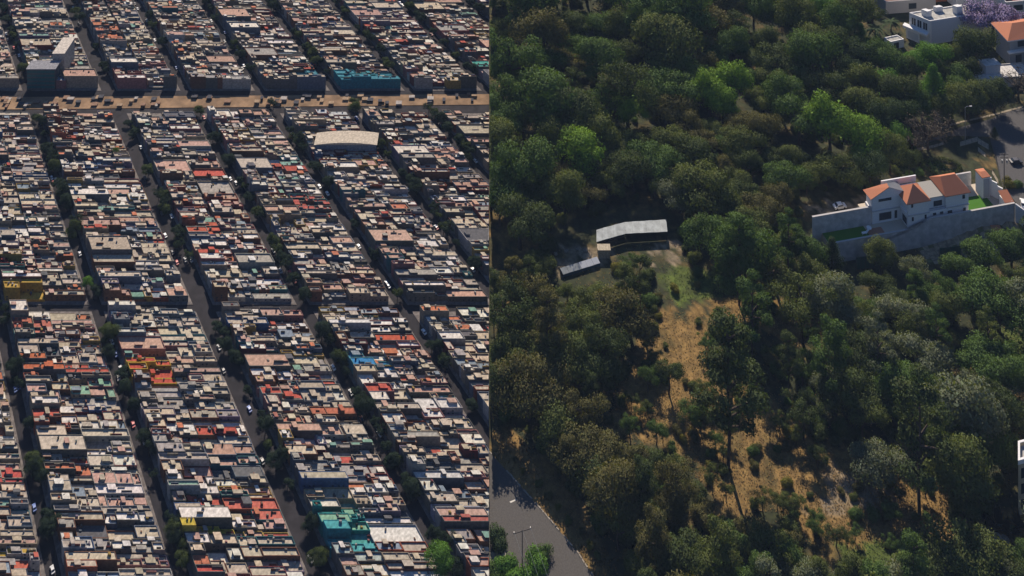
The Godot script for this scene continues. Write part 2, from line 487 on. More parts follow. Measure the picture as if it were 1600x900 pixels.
# every part of one house as [name, MB]; pieces are shared by near houses (own nodes) and the far mass
func house_parts(p0: float, p1: float, z0: float, z1: float, street_low: bool, boost: float, info: Dictionary) -> Array:
	var parts := []
	var wall: Array = pick(WALLS)
	var roof: Array = pick(ROOFS)
	var wall_c := col_of(wall[0])
	var roof_c := col_of(roof[0])
	var wall_name: String = wall[1]
	var roof_name: String = roof[1]
	var mid := pz((p0 + p1) * 0.5, (z0 + z1) * 0.5)
	var at := px_of(Vector3(mid.x, 2.6, mid.y))
	var accent := []
	for a in ACCENTS:
		if absf(at.x - a[0]) < a[2] and absf(at.y - a[1]) < a[3]:
			accent = a
	var n_seg := 1 if rng.randf() < 0.12 else 2 if rng.randf() < 0.6 else 3
	if p1 - p0 < 6.0 or z1 - z0 > 4.4: n_seg = 1
	var cuts := [0.0]
	for i in n_seg - 1: cuts.append((i + 1.0) / n_seg + rng.randf_range(-0.17, 0.17))
	cuts.append(1.0)
	var levels := 0
	var huts := 0
	var tanks := 0
	var yard := rng.randi_range(0, n_seg) if rng.randf() < 0.5 else -1
	for i in n_seg:
		var a: float = lerpf(p0, p1, cuts[i])
		var b: float = lerpf(p0, p1, cuts[i + 1])
		var at_street := (i == 0) == street_low if n_seg > 1 else true
		var st := 1
		var r := rng.randf()
		if r > 0.30: st = 2
		if r > 0.84: st = 3
		if at_street and rng.randf() < 0.5: st = maxi(st, 2)
		var h := 0.4 + st * 0.7 + rng.randf_range(-0.3, 0.45) + (rng.randf_range(-0.4, 0.5) if z1 - z0 > 4.4 else 0.0) + (minf(boost, 2.9) if at_street or boost > 4.5 else 0.0)
		if i == yard and n_seg > 1 and not (at_street and boost > 0.4):
			h = rng.randf_range(0.25, 1.0)
			st = 0
		levels = maxi(levels, st)
		var za := z0 + 0.02
		var zb := z1 - 0.02
		if rng.randf() < 0.35: zb -= (z1 - z0) * rng.randf_range(0.1, 0.38)
		elif rng.randf() < 0.25: za += (z1 - z0) * rng.randf_range(0.1, 0.3)
		var q := lot_poly(a + 0.03, b - 0.03, za, zb)
		if q.size() < 3 or poly_area(q) < 0.8: continue
		var wc := wall_c if rng.randf() < 0.7 else col_of(pick(WALLS)[0])
		var rc := roof_c if rng.randf() < 0.6 else col_of(pick(ROOFS)[0])
		var c2 := px_of(Vector3((q[0].x + q[2].x) * 0.5, h, (q[0].y + q[2].y) * 0.5))
		if accent:
			rc = col_of(accent[4], 0.10)
			if accent[6]: wc = col_of(accent[6], 0.10)
			roof_name = accent[5]
		var par := rng.randf_range(0.12, 0.42) if rng.randf() < 0.75 else 0.05
		var mb := MB.new()
		mb.col = wc
		var inner := shrink(q, 0.13)
		mb.ring(q, inner, 0.13, h, h + par)
		parts.append(["wall", mb])
		var rb := MB.new()
		rb.col = rc
		rb.prism(shrink(q, 0.12), h - 0.15, h - 0.004, true, false)
		parts.append(["roof", rb])
		# things built on the roof
		if st > 0:
			var ext := b - a
			if ext > 2.4 and rng.randf() < 0.62:
				var ha := a + ext * rng.randf_range(0.05, 0.6)
				var hz := lerpf(za, zb, rng.randf_range(0.05, 0.45))
				var hq := lot_poly(ha, minf(ha + rng.randf_range(0.9, 2.6), b - 0.25), hz, minf(hz + rng.randf_range(0.7, 1.7), zb - 0.2))
				if hq.size() >= 3 and poly_area(hq) > 0.4:
					var hb := MB.new()
					var hh := rng.randf_range(0.45, 0.95)
					hb.col = wc if rng.randf() < 0.5 else col_of(pick(WALLS)[0])
					hb.prism(hq, h, h + hh, false)
					parts.append(["stair_hut", hb])
					var ht := MB.new()
					ht.col = rc if rng.randf() < 0.5 else col_of(pick(ROOFS)[0])
					ht.prism(shrink(hq, -0.08), h + hh, h + hh + 0.08)
					parts.append(["hut_roof", ht])
					huts += 1
			if rng.randf() < 0.45 and poly_area(q) > 4.0:
				var tp := pz(lerpf(a, b, rng.randf_range(0.2, 0.8)), lerpf(za, zb, rng.randf_range(0.6, 0.85)))
				if tp.x < -0.8:
					var tb := MB.new()
					tb.col = Color(0.02, 0.02, 0.022) if rng.randf() < 0.6 else Color(0.35, 0.33, 0.3)
					tb.cyl(Vector3(tp.x, h, tp.y), 0.27, 0.5, 8)
					tb.cyl(Vector3(tp.x, h + 0.5, tp.y), 0.27, 0.12, 8, 0.1)
					parts.append(["water_tank", tb])
					tanks += 1
			for k in rng.randi_range(1, 3):
				var ca := lerpf(a, b, rng.randf_range(0.08, 0.85))
				var cz := lerpf(za, zb, rng.randf_range(0.1, 0.8))
				var long := rng.randf() < 0.45
				var cq := lot_poly(ca, minf(ca + (rng.randf_range(1.0, 3.0) if long else rng.randf_range(0.25, 0.7)), b - 0.2), cz, minf(cz + (0.12 if long else rng.randf_range(0.25, 0.6)), zb - 0.2))
				if cq.size() >= 3 and poly_area(cq) > 0.05:
					var cb := MB.new()
					cb.col = col_of(pick(WALLS)[0])
					cb.prism(cq, h, h + rng.randf_range(0.2, 0.65))
					parts.append(["low_wall" if long else "roof_box", cb])
			# openings in the wall that faces the open side
			if info.get("near", false):
				var w := MB.new()
				var wx := a + 0.5
				while wx < b - 1.0:
					for f in st:
						if rng.randf() < 0.55:
							var yb := 0.45 + f * 0.8
							var c0 := pz(wx, za)
							if yb + 0.5 < h and c0.x < -1.2: w.box(Vector3(c0.x, yb, c0.y - 0.02), Vector3(c0.x + 0.5, yb + 0.42, c0.y + 0.03))
					wx += rng.randf_range(1.0, 1.9)
				w.col = Color(0.02, 0.022, 0.026)
				for k in w.c.size(): w.c[k] = w.col
				if w.v.size(): parts.append(["windows", w])
		elif rng.randf() < 0.5:
			# a lean-to of sheet metal over part of the yard
			var lb := MB.new()
			lb.col = col_of(pick(ROOFS)[0])
			var lq := lot_poly(a + 0.2, lerpf(a, b, rng.randf_range(0.5, 0.9)), za + 0.2, lerpf(za, zb, 0.8))
			if lq.size() >= 3:
				lb.prism(lq, h + 0.9, h + 0.98)
				lb.prism(shrink(lq, 0.3), h, h + 0.9, false)
				parts.append(["lean_to", lb])
	info["short"] = ["low", "low", "two storey", "three storey"][levels] + " " + wall_name + " house, " + roof_name + " roof"
	info["label"] = ["low", "low", "two storey", "three storey"][levels] + " " + wall_name + " house, " + roof_name + " roof" + (", roof hut" if huts > 0 and tanks == 0 else "") + (", tank" if tanks == 1 else ", tanks" if tanks > 1 else "")
	return parts

func build_city() -> void:
	var cm := mat("city_masonry", Color.WHITE, 0.9, tex_city, 0.12, 0.0, true)
	var zones := [[224.0, 316.6], [320.8, 405.4], [420.6, 505.0]]
	var pave := mat("city_pavement", lin(0.20, 0.175, 0.16), 0.9, tex_patch, 0.15)
	var lots := []
	for i in STREETS.size() - 1:
		for zi in 3:
			var zn: Array = zones[zi]
			var p0: float = STREETS[i] + HALF_W[i]
			var p1: float = STREETS[i + 1] - HALF_W[i + 1]
			# skip blocks that lie wholly outside the picture
			var lo := 1e9
			var hi := -1e9
			for c in [pz(p0, zn[0]), pz(p1, zn[0]), pz(p0, zn[1]), pz(p1, zn[1])]:
				var u := px_of(Vector3(c.x, 0, c.y))
				lo = minf(lo, u.x)
				hi = maxf(hi, u.x)
			if hi < -260.0 or lo > 764.0: continue
			var pq := clip_x(PackedVector2Array([pz(p0 - 0.9, zn[0] - 0.9), pz(p1 + 0.9, zn[0] - 0.9), pz(p1 + 0.9, zn[1] + 0.9), pz(p0 - 0.9, zn[1] + 0.9)]), -0.05, true)
			if pq.size() >= 3:
				var pb := MB.new()
				pb.prism(pq, 0.0, 0.13)
				tag(obj("pavement", pb, pave), "", "", "", "structure")
			for side in 2:
				var z: float = zn[0] + 0.15
				var m := (p0 + p1) * 0.5 + rng.randf_range(-0.6, 0.6)
				while z < zn[1] - 1.5:
					var d := rng.randf_range(1.35, 3.0) if rng.randf() > 0.025 else rng.randf_range(4.5, 6.0)
					if z + d > zn[1] - 1.2: d = zn[1] - z - 0.05
					var a := p0 if side == 0 else m + 0.04
					var b := m - 0.04 if side == 0 else p1
					a += rng.randf_range(0.0, 0.5) if side == 0 else 0.0
					b -= rng.randf_range(0.0, 0.5) if side == 1 else 0.0
					var c := pz((a + b) * 0.5, z + d * 0.5)
					var u := px_of(Vector3(c.x, 2.0, c.y))
					var q := lot_poly(a, b, z, z + d)
					if u.x > -260.0 and q.size() >= 3 and poly_area(q) > 2.0:
						# houses along the avenue and the dark side of the streets stand taller
						var boost := (rng.randf_range(1.0, 2.6) if side == 0 else 0.0) + (4.6 if zi == 2 and z < zn[0] + 0.5 else 0.0)
						lots.append({"a": a, "b": b, "z": z, "e": z + d, "street": i if side == 0 else i + 1, "side": side, "boost": boost, "u": u, "area": poly_area(q)})
					z += d
	lots.sort_custom(func(x, y): return x.z < y.z)
	var near_count := 0
	var far := MB.new()
	var far_count := 0
	for l in lots:
		var visible: bool = l.u.x > 2.0 and l.u.y < 905.0 and l.area > 5.0 and l.u.x < 764.0
		var near := visible and near_count < 300
		var info := {"near": near}
		var parts := house_parts(l.a, l.b, l.z, l.e, l.side == 0, l.boost, info)
		if parts.is_empty(): continue
		if near:
			near_count += 1
			var c := pz((l.a + l.b) * 0.5, (l.z + l.e) * 0.5)
			var h := base("row_house", Vector3(c.x, 0.13, c.y))
			homes.append([c, info.short])
			tag(h, info.label + ", " + city_place(l.street, l.z), "house", "flat roofed houses in the dense city blocks")
			for p in parts:
				var mb: MB = p[1]
				for k in mb.v.size(): mb.v[k] -= h.position
				if p[0] == "windows":
					# each opening its own piece: 36 points to a box
					for k in mb.v.size() / 36:
						var one := MB.new()
						one.v = mb.v.slice(k * 36, k * 36 + 36)
						one.n = mb.n.slice(k * 36, k * 36 + 36)
						one.c = mb.c.slice(k * 36, k * 36 + 36)
						obj("window", one, glass(), h)
				else:
					obj(p[0], mb, cm, h)
		else:
			far_count += 1
			for p in parts:
				far.v.append_array(p[1].v)
				far.n.append_array(p[1].n)
				far.c.append_array(p[1].c)
	var f := obj("distant_houses", far, cm)
	tag(f, "mass of small flat roofed houses filling the city blocks beyond the near ones", "houses", "", "stuff")
	print("city houses near ", near_count, " far ", far_count, " far tris ", far.v.size() / 3)
	city_landmarks(cm)
	city_avenue(cm)
	city_cars()

func city_landmarks(cm: Material) -> void:
	# office block with bands of green glass and a pale slab tower beside it
	var o := ground(64, 141)
	var h := base("office_block", o)
	tag(h, "office block with dark green glass bands before a pale roofed slab block", "building")
	var w := MB.new()
	w.col = Color(0.09, 0.10, 0.10)
	w.box(Vector3(-6.2, 0.13, -5.0), Vector3(6.2, 9.2, 0.0))
	obj("wall", w, cm, h)
	for f in 5:
		for k in 6:
			var g := MB.new()
			g.box(Vector3(-6.0 + k * 2.0, 0.9 + f * 1.65, 0.0), Vector3(-4.1 + k * 2.0, 1.95 + f * 1.65, 0.05))
			obj("window", g, mat("green_glass", lin(0.02, 0.10, 0.10), 0.2), h)
	var r := MB.new()
	r.col = Color(0.28, 0.28, 0.30)
	r.box(Vector3(-6.5, 9.2, -5.3), Vector3(6.5, 9.45, 0.3))
	obj("roof", r, cm, h)
	var t := base("slab_block", ground(81, 141) + Vector3(0, 0, -6.5))
	tag(t, "pale roofed slab block standing behind the green glass office block", "building")
	var tw := MB.new()
	tw.col = Color(0.50, 0.45, 0.38)
	tw.box(Vector3(-2.6, 0.13, -10.5), Vector3(2.6, 11.5, 0.0))
	obj("wall", tw, cm, t)
	var tr := MB.new()
	tr.col = Color(0.62, 0.56, 0.48)
	tr.box(Vector3(-2.8, 11.5, -10.7), Vector3(2.8, 11.8, 0.2))
	obj("roof", tr, cm, t)
	# long hall with a shallow curved roof
	var hp := ground(540, 245)
	var hall := base("market_hall", hp)
	tag(hall, "long hall with a shallow curved cream roof among the small houses", "hall")
	var hw := MB.new()
	hw.col = Color(0.20, 0.24, 0.30)
	hw.box(Vector3(-12.0, 0.14, -5.6), Vector3(12.0, 5.0, 0.0))
	obj("wall", hw, cm, hall)
	var hr := MB.new()
	hr.col = Color(0.58, 0.50, 0.39)
	for k in 12:
		var a0 := -1.0 + k / 6.0
		var a1 := -1.0 + (k + 1) / 6.0
		var y0 := 5.0 + 0.9 * (1.0 - a0 * a0)
		var y1 := 5.0 + 0.9 * (1.0 - a1 * a1)
		hr.quad(Vector3(a0 * 12.6, y0, 0.4), Vector3(a1 * 12.6, y1, 0.4), Vector3(a1 * 12.6, y1, -6.0), Vector3(a0 * 12.6, y0, -6.0))
		hr.quad(Vector3(a0 * 12.6, 5.0, 0.4), Vector3(a1 * 12.6, 5.0, 0.4), Vector3(a1 * 12.6, y1, 0.4), Vector3(a0 * 12.6, y0, 0.4))
	obj("roof", hr, cm, hall)

func city_avenue(cm: Material) -> void:
	# the broad cross avenue: a strip of bare tan earth between two carriageways
	var dirt := mat("tan_earth", lin(0.31, 0.20, 0.115), 0.95, tex_patch, 0.03)
	var q := PackedVector2Array([Vector2(-0.1, -417.6), Vector2(-330, -414.8), Vector2(-330, -406.8), Vector2(-0.1, -411.4)])
	var b := MB.new()
	b.prism(q, 0.0, 0.16)
	tag(obj("earth_median", b, dirt), "", "", "", "structure")
	# stalls and sheds along it
	for k in 80:
		var x := -rng.randf_range(2.0, 235.0)
		var z := lerpf(-414.5, -410.8, -x / 330.0) + rng.randf_range(-2.8, 2.8)
		var s := base("market_stall", Vector3(x, 0.16, z))
		var c := rng.randi_range(0, 3)
		var names := ["tan sheet roofed stall on the bare earth strip along the avenue", "white sheet roofed stall on the bare earth strip along the avenue", "brown low shed on the bare earth strip along the avenue", "dark low shed on the bare earth strip along the avenue"]
		tag(s, names[c], "stall", ["tan stalls", "white stalls", "brown sheds", "dark sheds"][c] + " on the earth strip")
		var w := rng.randf_range(0.4, 1.3)
		var d := rng.randf_range(0.5, 0.9)
		var hh := rng.randf_range(0.6, 1.1)
		var m := MB.new()
		m.col = [Color(0.35, 0.25, 0.16), Color(0.30, 0.28, 0.26), Color(0.16, 0.10, 0.07), Color(0.03, 0.035, 0.04)][c]
		m.box(Vector3(-w, 0, -d), Vector3(w, hh, d))
		obj("wall", m, cm, s)
		var r := MB.new()
		r.col = [Color(0.38, 0.27, 0.17), Color(0.42, 0.38, 0.34), Color(0.28, 0.17, 0.11), Color(0.07, 0.07, 0.08)][c]
		r.box(Vector3(-w - 0.15, hh, -d - 0.15), Vector3(w + 0.15, hh + 0.08, d + 0.15))
		obj("roof", r, cm, s)

func make_car(paint: Material, scale := 1.0) -> Node3D:
	var car := Node3D.new()
	var b := MB.new()
	# side profile of a saloon, extruded across
	var prof := [Vector2(-1.15, 0.22), Vector2(1.15, 0.22), Vector2(1.18, 0.48), Vector2(0.72, 0.56), Vector2(0.38, 0.86), Vector2(-0.48, 0.88), Vector2(-0.85, 0.60), Vector2(-1.16, 0.55)]
	var hw := 0.46
	for i in prof.size():
		var p: Vector2 = prof[i]
		var q: Vector2 = prof[(i + 1) % prof.size()]
		var wp := hw if p.y < 0.7 else hw * 0.8
		var wq := hw if q.y < 0.7 else hw * 0.8
		b.quad(Vector3(p.x, p.y, wp), Vector3(p.x, p.y, -wp), Vector3(q.x, q.y, -wq), Vector3(q.x, q.y, wq))
	for s in [-1.0, 1.0]:
		var low := [prof[0], prof[1], prof[2], prof[3], prof[6], prof[7]]
		for i in range(1, low.size() - 1):
			var t := [low[0], low[i], low[i + 1]]
			if s < 0.0: t.reverse()
			b.tri(Vector3(t[0].x, t[0].y, s * hw), Vector3(t[1].x, t[1].y, s * hw), Vector3(t[2].x, t[2].y, s * hw))
		var up := [Vector3(0.72, 0.56, s * hw), Vector3(0.38, 0.86, s * hw * 0.8), Vector3(-0.48, 0.88, s * hw * 0.8), Vector3(-0.85, 0.60, s * hw)]
		if s < 0.0: up.reverse()
		b.quad(up[0], up[1], up[2], up[3])
	for i in b.v.size(): b.v[i] *= scale
	var body := obj("body", b, paint, car)
	body.name = "body"
	for g in [[0.40, 0.70, 0.58, 0.84, 0.0], [-0.83, -0.52, 0.61, 0.86, 0.0]]:
		var w := MB.new()
		var x0: float = g[0]
		var x1: float = g[1]
		if x0 > 0.0:
			w.quad(Vector3(x1, 0.59, 0.38), Vector3(x1, 0.59, -0.38), Vector3(x0, 0.86, -0.34), Vector3(x0, 0.86, 0.34))
		else:
			w.quad(Vector3(x0, 0.64, -0.38), Vector3(x0, 0.64, 0.38), Vector3(x1, 0.88, 0.34), Vector3(x1, 0.88, -0.34))
		for i in w.v.size(): w.v[i] = w.v[i] * scale + Vector3(0.012 * signf(x0), 0.012, 0)
		obj("windscreen", w, glass(), car)
	for s in [-1.0, 1.0]:
		var w := MB.new()
		var p := [Vector3(0.55, 0.63, s * 0.455), Vector3(0.33, 0.82, s * 0.40), Vector3(-0.44, 0.83, s * 0.40), Vector3(-0.68, 0.64, s * 0.455)]
		if s < 0.0: p.reverse()
		w.quad(p[0], p[1], p[2], p[3])
		for i in w.v.size(): w.v[i] = w.v[i] * scale + Vector3(0, 0, s * 0.012)
		obj("side_window", w, glass(), car)
		for x in [-0.72, 0.72]:
			var t := MB.new()
			t.tube([Vector3(x, 0.2, s * 0.34) * scale, Vector3(x, 0.2, s * 0.475) * scale], [0.2 * scale, 0.2 * scale], 10)
			obj("wheel", t, mat("tyre", lin(0.02, 0.02, 0.02), 0.9), car)
	return car

func paint(key: String) -> StandardMaterial3D:
	var c: Color = {"white": lin(0.72, 0.72, 0.70), "silver": lin(0.42, 0.43, 0.44), "red": lin(0.42, 0.03, 0.03), "dark": lin(0.03, 0.03, 0.04), "blue": lin(0.05, 0.12, 0.35)}[key]
	var m := mat("car_paint_" + key, c, 0.3)
	m.clearcoat_enabled = true
	return m

func add_car(proto: Node3D, at: Vector3, turn: float, key: String, label: String, group: String) -> Node3D:
	var c: Node3D = proto.duplicate()
	c.name = numbered("parked_car")
	add_child(c)
	c.position = at
	c.rotation.y = turn
	(c.get_node("body") as MeshInstance3D).material_override = paint(key)
	tag(c, label, "car", group)
	return c

func city_cars() -> void:
	var proto := make_car(paint("white"), 0.92)
	var along := atan2(1.0, -SLANT)   # heading of the streets
	for i in STREETS.size() - 1:
		for k in 26:
			var z := rng.randf_range(240.0, 500.0)
			if (z > 312.0 and z < 326.0) or (z > 404.0 and z < 430.0): continue
			var hw: float = HALF_W[i]
			var lane := rng.randi_range(0, 2)
			var off := -hw + 1.5 if lane == 0 else hw - 1.5 if lane == 1 else rng.randf_range(-0.6, 0.6) * (hw - 2.5)
			var c := pz(STREETS[i] + off, z)
			var u := px_of(Vector3(c.x, 0, c.y))
			if u.x < 4.0 or u.x > 756.0 or u.y > 896.0 or u.y < 4.0: continue
			var home := beside_home(c)
			var key: String = ["white", "white", "white", "silver", "red", "dark", "blue"][rng.randi_range(0, 6)]
			add_car(proto, Vector3(c.x, 0.0, c.y), along + rng.randf_range(-0.04, 0.04), key, "%s car beside %s, %s" % [key.replace("dark", "black"), home, block_words(i)] if home else "%s car %s, %s" % [key.replace("dark", "black"), block_words(i), "before the cross street" if z < 318.0 else "between cross street and earth strip" if z < 415.0 else "beyond the earth strip"], key + " cars along the city streets")
	proto.free()

# ------------------------------------------------------------------ trees
func rand_dir(r: RandomNumberGenerator) -> Vector3:
	var y := r.randf_range(-1.0, 1.0)
	var a := r.randf() * TAU
	var k := sqrt(maxf(0.0, 1.0 - y * y))
	return Vector3(k * cos(a), y, k * sin(a))

# leaf-clump faces through the shell of one lobe
func lobe(b: MB, c: Vector3, rad: Vector3, count: int, size: float, r: RandomNumberGenerator, tint: float) -> void:
	for i in count:
		var d := rand_dir(r)
		if d.y < -0.45 and r.randf() < 0.65: continue
		var p := c + d * rad * (0.3 + 1.15 * pow(r.randf(), 0.8))
		var nn := (d / rad).normalized() * 0.9 + rand_dir(r) * 0.75
		nn = nn.normalized()
		var t := nn.cross(rand_dir(r)).normalized()
		var w := nn.cross(t)
		var s := size * r.randf_range(0.6, 1.35)
		var k := tint * r.randf_range(0.7, 1.3)
		b.col = Color(k * r.randf_range(0.85, 1.15), k, k * r.randf_range(0.75, 1.15))
		b.leaf(p - t * s, p - w * s * 0.62, p + t * s, p + w * s * 0.62, (nn * 0.75 + (d / rad).normalized() * 0.5).normalized())

func crown_mesh(sd: int, kind: String) -> Array:
	# returns [crown MB, trunk MB]; crown radius about 1, base at 0
	var r := RandomNumberGenerator.new()
	r.seed = sd
	var b := MB.new()
	var t := MB.new()
	var tops := []
	match kind:
		"round":
			var cy := r.randf_range(1.0, 1.2)
			var n := r.randi_range(14, 19)
			for i in n:
				var d := rand_dir(r)
				d.y = absf(d.y) * 1.1 - 0.35
				var c := Vector3(0, cy, 0) + Vector3(d.x * 0.74, d.y * 0.6, d.z * 0.52) * r.randf_range(0.45, 1.25)
				var q := r.randf_range(0.16, 0.46)
				lobe(b, c, Vector3(q * r.randf_range(0.75, 1.3), q * r.randf_range(0.5, 0.95), q * 0.85), int(3262 * q), 0.032, r, r.randf_range(0.85, 1.15))
				tops.append(c)
			lobe(b, Vector3(0, cy, 0), Vector3(0.6, 0.5, 0.45), 420, 0.06, r, 0.9)
			t.tube([Vector3(0, -0.05, 0), Vector3(0.02, 0.3, 0.01), Vector3(0, cy * 0.75, 0)], [0.075, 0.055, 0.035])
		"wide":
			var cy := r.randf_range(0.85, 1.0)
			for i in r.randi_range(14, 18):
				var a := r.randf() * TAU
				var q := r.randf_range(0.2, 0.34)
				var k := sqrt(r.randf()) * 0.95
				var c := Vector3(cos(a) * k, cy + (0.32 - k * 0.42) + r.randf_range(-0.1, 0.1), sin(a) * k * 0.75)
				lobe(b, c, Vector3(q, q * 0.62, q * 0.85), int(3262 * q), 0.030, r, r.randf_range(0.7, 1.25))
				tops.append(c)
			t.tube([Vector3(0, -0.05, 0), Vector3(-0.03, 0.35, 0.02), Vector3(0.02, cy * 0.8, 0)], [0.07, 0.055, 0.04])
		"tall":
			# long bare stem, uneven layered crown with gaps
			var hgt := r.randf_range(2.9, 3.3)
			for i in r.randi_range(20, 26):
				var f := r.randf()
				var y := lerpf(1.15, hgt, f)
				var a := r.randf() * TAU
				var k := (0.9 - 0.55 * f) * r.randf_range(0.35, 1.0)
				var q := r.randf_range(0.13, 0.28)
				var c := Vector3(cos(a) * k, y, sin(a) * k * 0.8)
				lobe(b, c, Vector3(q, q * 0.6, q * 0.85), int(2718 * q), 0.030, r, r.randf_range(0.7, 1.2))
				tops.append(c)
			t.tube([Vector3(0, -0.05, 0), Vector3(0.03, 0.8, 0.0), Vector3(-0.02, 1.8, 0.02), Vector3(0, hgt * 0.92, 0)], [0.042, 0.035, 0.026, 0.01])
		"airy":
			for i in r.randi_range(17, 23):
				var a := r.randf() * TAU
				var k := r.randf_range(0.15, 0.85)
				var y := r.randf_range(0.85, 1.75)
				var q := r.randf_range(0.12, 0.27)
				var c := Vector3(cos(a) * k, y, sin(a) * k * 0.75)
				lobe(b, c, Vector3(q * 1.1, q * 0.6, q * 0.9), int(1957 * q), 0.027, r, r.randf_range(0.7, 1.25))
				tops.append(c)
			t.tube([Vector3(0, -0.05, 0), Vector3(0.05, 0.5, 0.0), Vector3(0.0, 1.0, 0.02), Vector3(0.04, 1.5, 0)], [0.055, 0.045, 0.032, 0.015])
		"cone":
			for i in 22:
				var f := i / 21.0
				var y := lerpf(0.45, 2.35, f)
				var k := (1.0 - f) * 0.55
				var a := r.randf() * TAU
				var q := lerpf(0.42, 0.16, f)
				var c := Vector3(cos(a) * k, y, sin(a) * k * 0.8)
				lobe(b, c, Vector3(q, q * 0.8, q * 0.85), int(2175 * q), 0.030, r, r.randf_range(0.75, 1.2))
			t.tube([Vector3(0, -0.05, 0), Vector3(0, 1.2, 0), Vector3(0, 2.3, 0)], [0.07, 0.045, 0.01])
		"bare":
			for i in 26:
				var a := r.randf() * TAU
				var k := r.randf_range(0.3, 0.95)
				var c := Vector3(cos(a) * k, r.randf_range(0.75, 1.35), sin(a) * k * 0.75)
				tops.append(c)
				for j in 14:
					var e := c + rand_dir(r) * 0.24
					b.col = Color(1, 1, 1) * r.randf_range(0.7, 1.3)
					var s := r.randf_range(0.006, 0.012)
					b.tube([c + (e - c) * 0.1, e], [s, s * 0.4], 3)
				lobe(b, c, Vector3(0.26, 0.16, 0.22), 34, 0.03, r, 1.0)
			t.tube([Vector3(0, -0.05, 0), Vector3(0.02, 0.3, 0), Vector3(0, 0.6, 0)], [0.06, 0.05, 0.04])
		"shrub":
			for i in r.randi_range(6, 9):
				var a := r.randf() * TAU
				var k := r.randf_range(0.1, 0.62)
				var q := r.randf_range(0.3, 0.46)
				lobe(b, Vector3(cos(a) * k, r.randf_range(0.3, 0.62), sin(a) * k * 0.8), Vector3(q, q * 0.8, q * 0.85), int(1957 * q), 0.051, r, r.randf_range(0.7, 1.25))
			for i in 4:
				var a := r.randf() * TAU
				t.tube([Vector3(cos(a) * 0.05, -0.03, sin(a) * 0.05), Vector3(cos(a) * 0.3, 0.5, sin(a) * 0.25)], [0.04, 0.02], 5)
	for k in tops.size():
		if kind == "bare" or k % 2 == 0:
			var c: Vector3 = tops[k]
			var y0: float = (minf(c.y * 0.72, 1.5) if kind != "tall" else c.y - 0.25)
			if kind == "bare": y0 = 0.5
			t.tube([Vector3(0, y0, 0), Vector3(c.x * 0.5, lerpf(y0, c.y, 0.6), c.z * 0.5), c], [0.03, 0.02, 0.007], 5)
	return [b, t]

func make_tree_kinds() -> void:
	var bark := mat("bark", lin(0.075, 0.055, 0.04), 0.95, tex_fine, 1.2)
	for k in [["round", 5], ["wide", 4], ["tall", 3], ["airy", 4], ["cone", 2], ["bare", 2], ["shrub", 3]]:
		for i in k[1]:
			var m := crown_mesh(100 + i * 7 + hash(k[0]) % 1000, k[0])
			var cr := MeshInstance3D.new()
			cr.mesh = m[0].mesh()
			var tr := MeshInstance3D.new()
			tr.mesh = m[1].mesh()
			tr.material_override = bark
			protos["%s%d" % [k[0], i]] = [cr, tr]
	# leaf colours
	leaf_mat("leaf_dark", 0.062, 0.086, 0.028)
	leaf_mat("leaf_deep", 0.045, 0.074, 0.028)
	leaf_mat("leaf_olive", 0.098, 0.122, 0.034)
	leaf_mat("leaf_brown", 0.105, 0.100, 0.036)
	leaf_mat("leaf_mid", 0.075, 0.128, 0.032)
	leaf_mat("leaf_green", 0.095, 0.20, 0.03)
	leaf_mat("leaf_bright", 0.135, 0.235, 0.028, 0.8)
	leaf_mat("leaf_grey", 0.145, 0.167, 0.102)
	leaf_mat("leaf_yellow", 0.160, 0.150, 0.025)
	leaf_mat("leaf_purple", 0.23, 0.18, 0.31, 0.3)
	leaf_mat("leaf_teal", 0.026, 0.046, 0.030)
	leaf_mat("twig_brown", 0.105, 0.085, 0.060, 0.1)

func keep_right(m: ArrayMesh, limit: float, flip: bool) -> ArrayMesh:
	# the leaves that stay on the wood's side of its straight, cut edge
	var a := m.surface_get_arrays(0)
	var v: PackedVector3Array = a[Mesh.ARRAY_VERTEX]
	var n: PackedVector3Array = a[Mesh.ARRAY_NORMAL]
	var c: PackedColorArray = a[Mesh.ARRAY_COLOR]
	var out := MB.new()
	for i in v.size() / 3:
		var ok := true
		for k in 3:
			var x := -v[i * 3 + k].x if flip else v[i * 3 + k].x
			if x < limit: ok = false
		if ok:
			for k in 3:
				out.v.append(v[i * 3 + k]); out.n.append(n[i * 3 + k]); out.c.append(c[i * 3 + k])
	return out.mesh() if out.v.size() else null

func add_tree(kind: String, at: Vector3, s: float, leaf: String, label: String, group: String, called := "broadleaf_tree", side := 1) -> void:
	var p: Array = protos[kind]
	var o := Node3D.new()
	o.name = numbered(called)
	o.position = at
	var flip := rng.randf() < 0.5
	if flip: o.rotation.y = PI
	add_child(o)
	var reach := 1.25 * s
	for k in 2:
		var src: MeshInstance3D = p[k]
		var m := MeshInstance3D.new()
		m.name = "crown" if k == 0 else "trunk"
		m.mesh = src.mesh
		if side == 1 and at.x < reach:
			m.mesh = keep_right(src.mesh, (0.06 - at.x) / s, flip)
		elif side == -1 and -at.x < reach:
			continue
		if m.mesh == null: continue
		m.material_override = mats[leaf] if k == 0 else src.material_override
		m.scale = Vector3.ONE * s
		o.add_child(m, true)
	tag(o, label, "shrub" if called.contains("shrub") else "tree", group)
	if o.get_child_count() == 0: o.free()

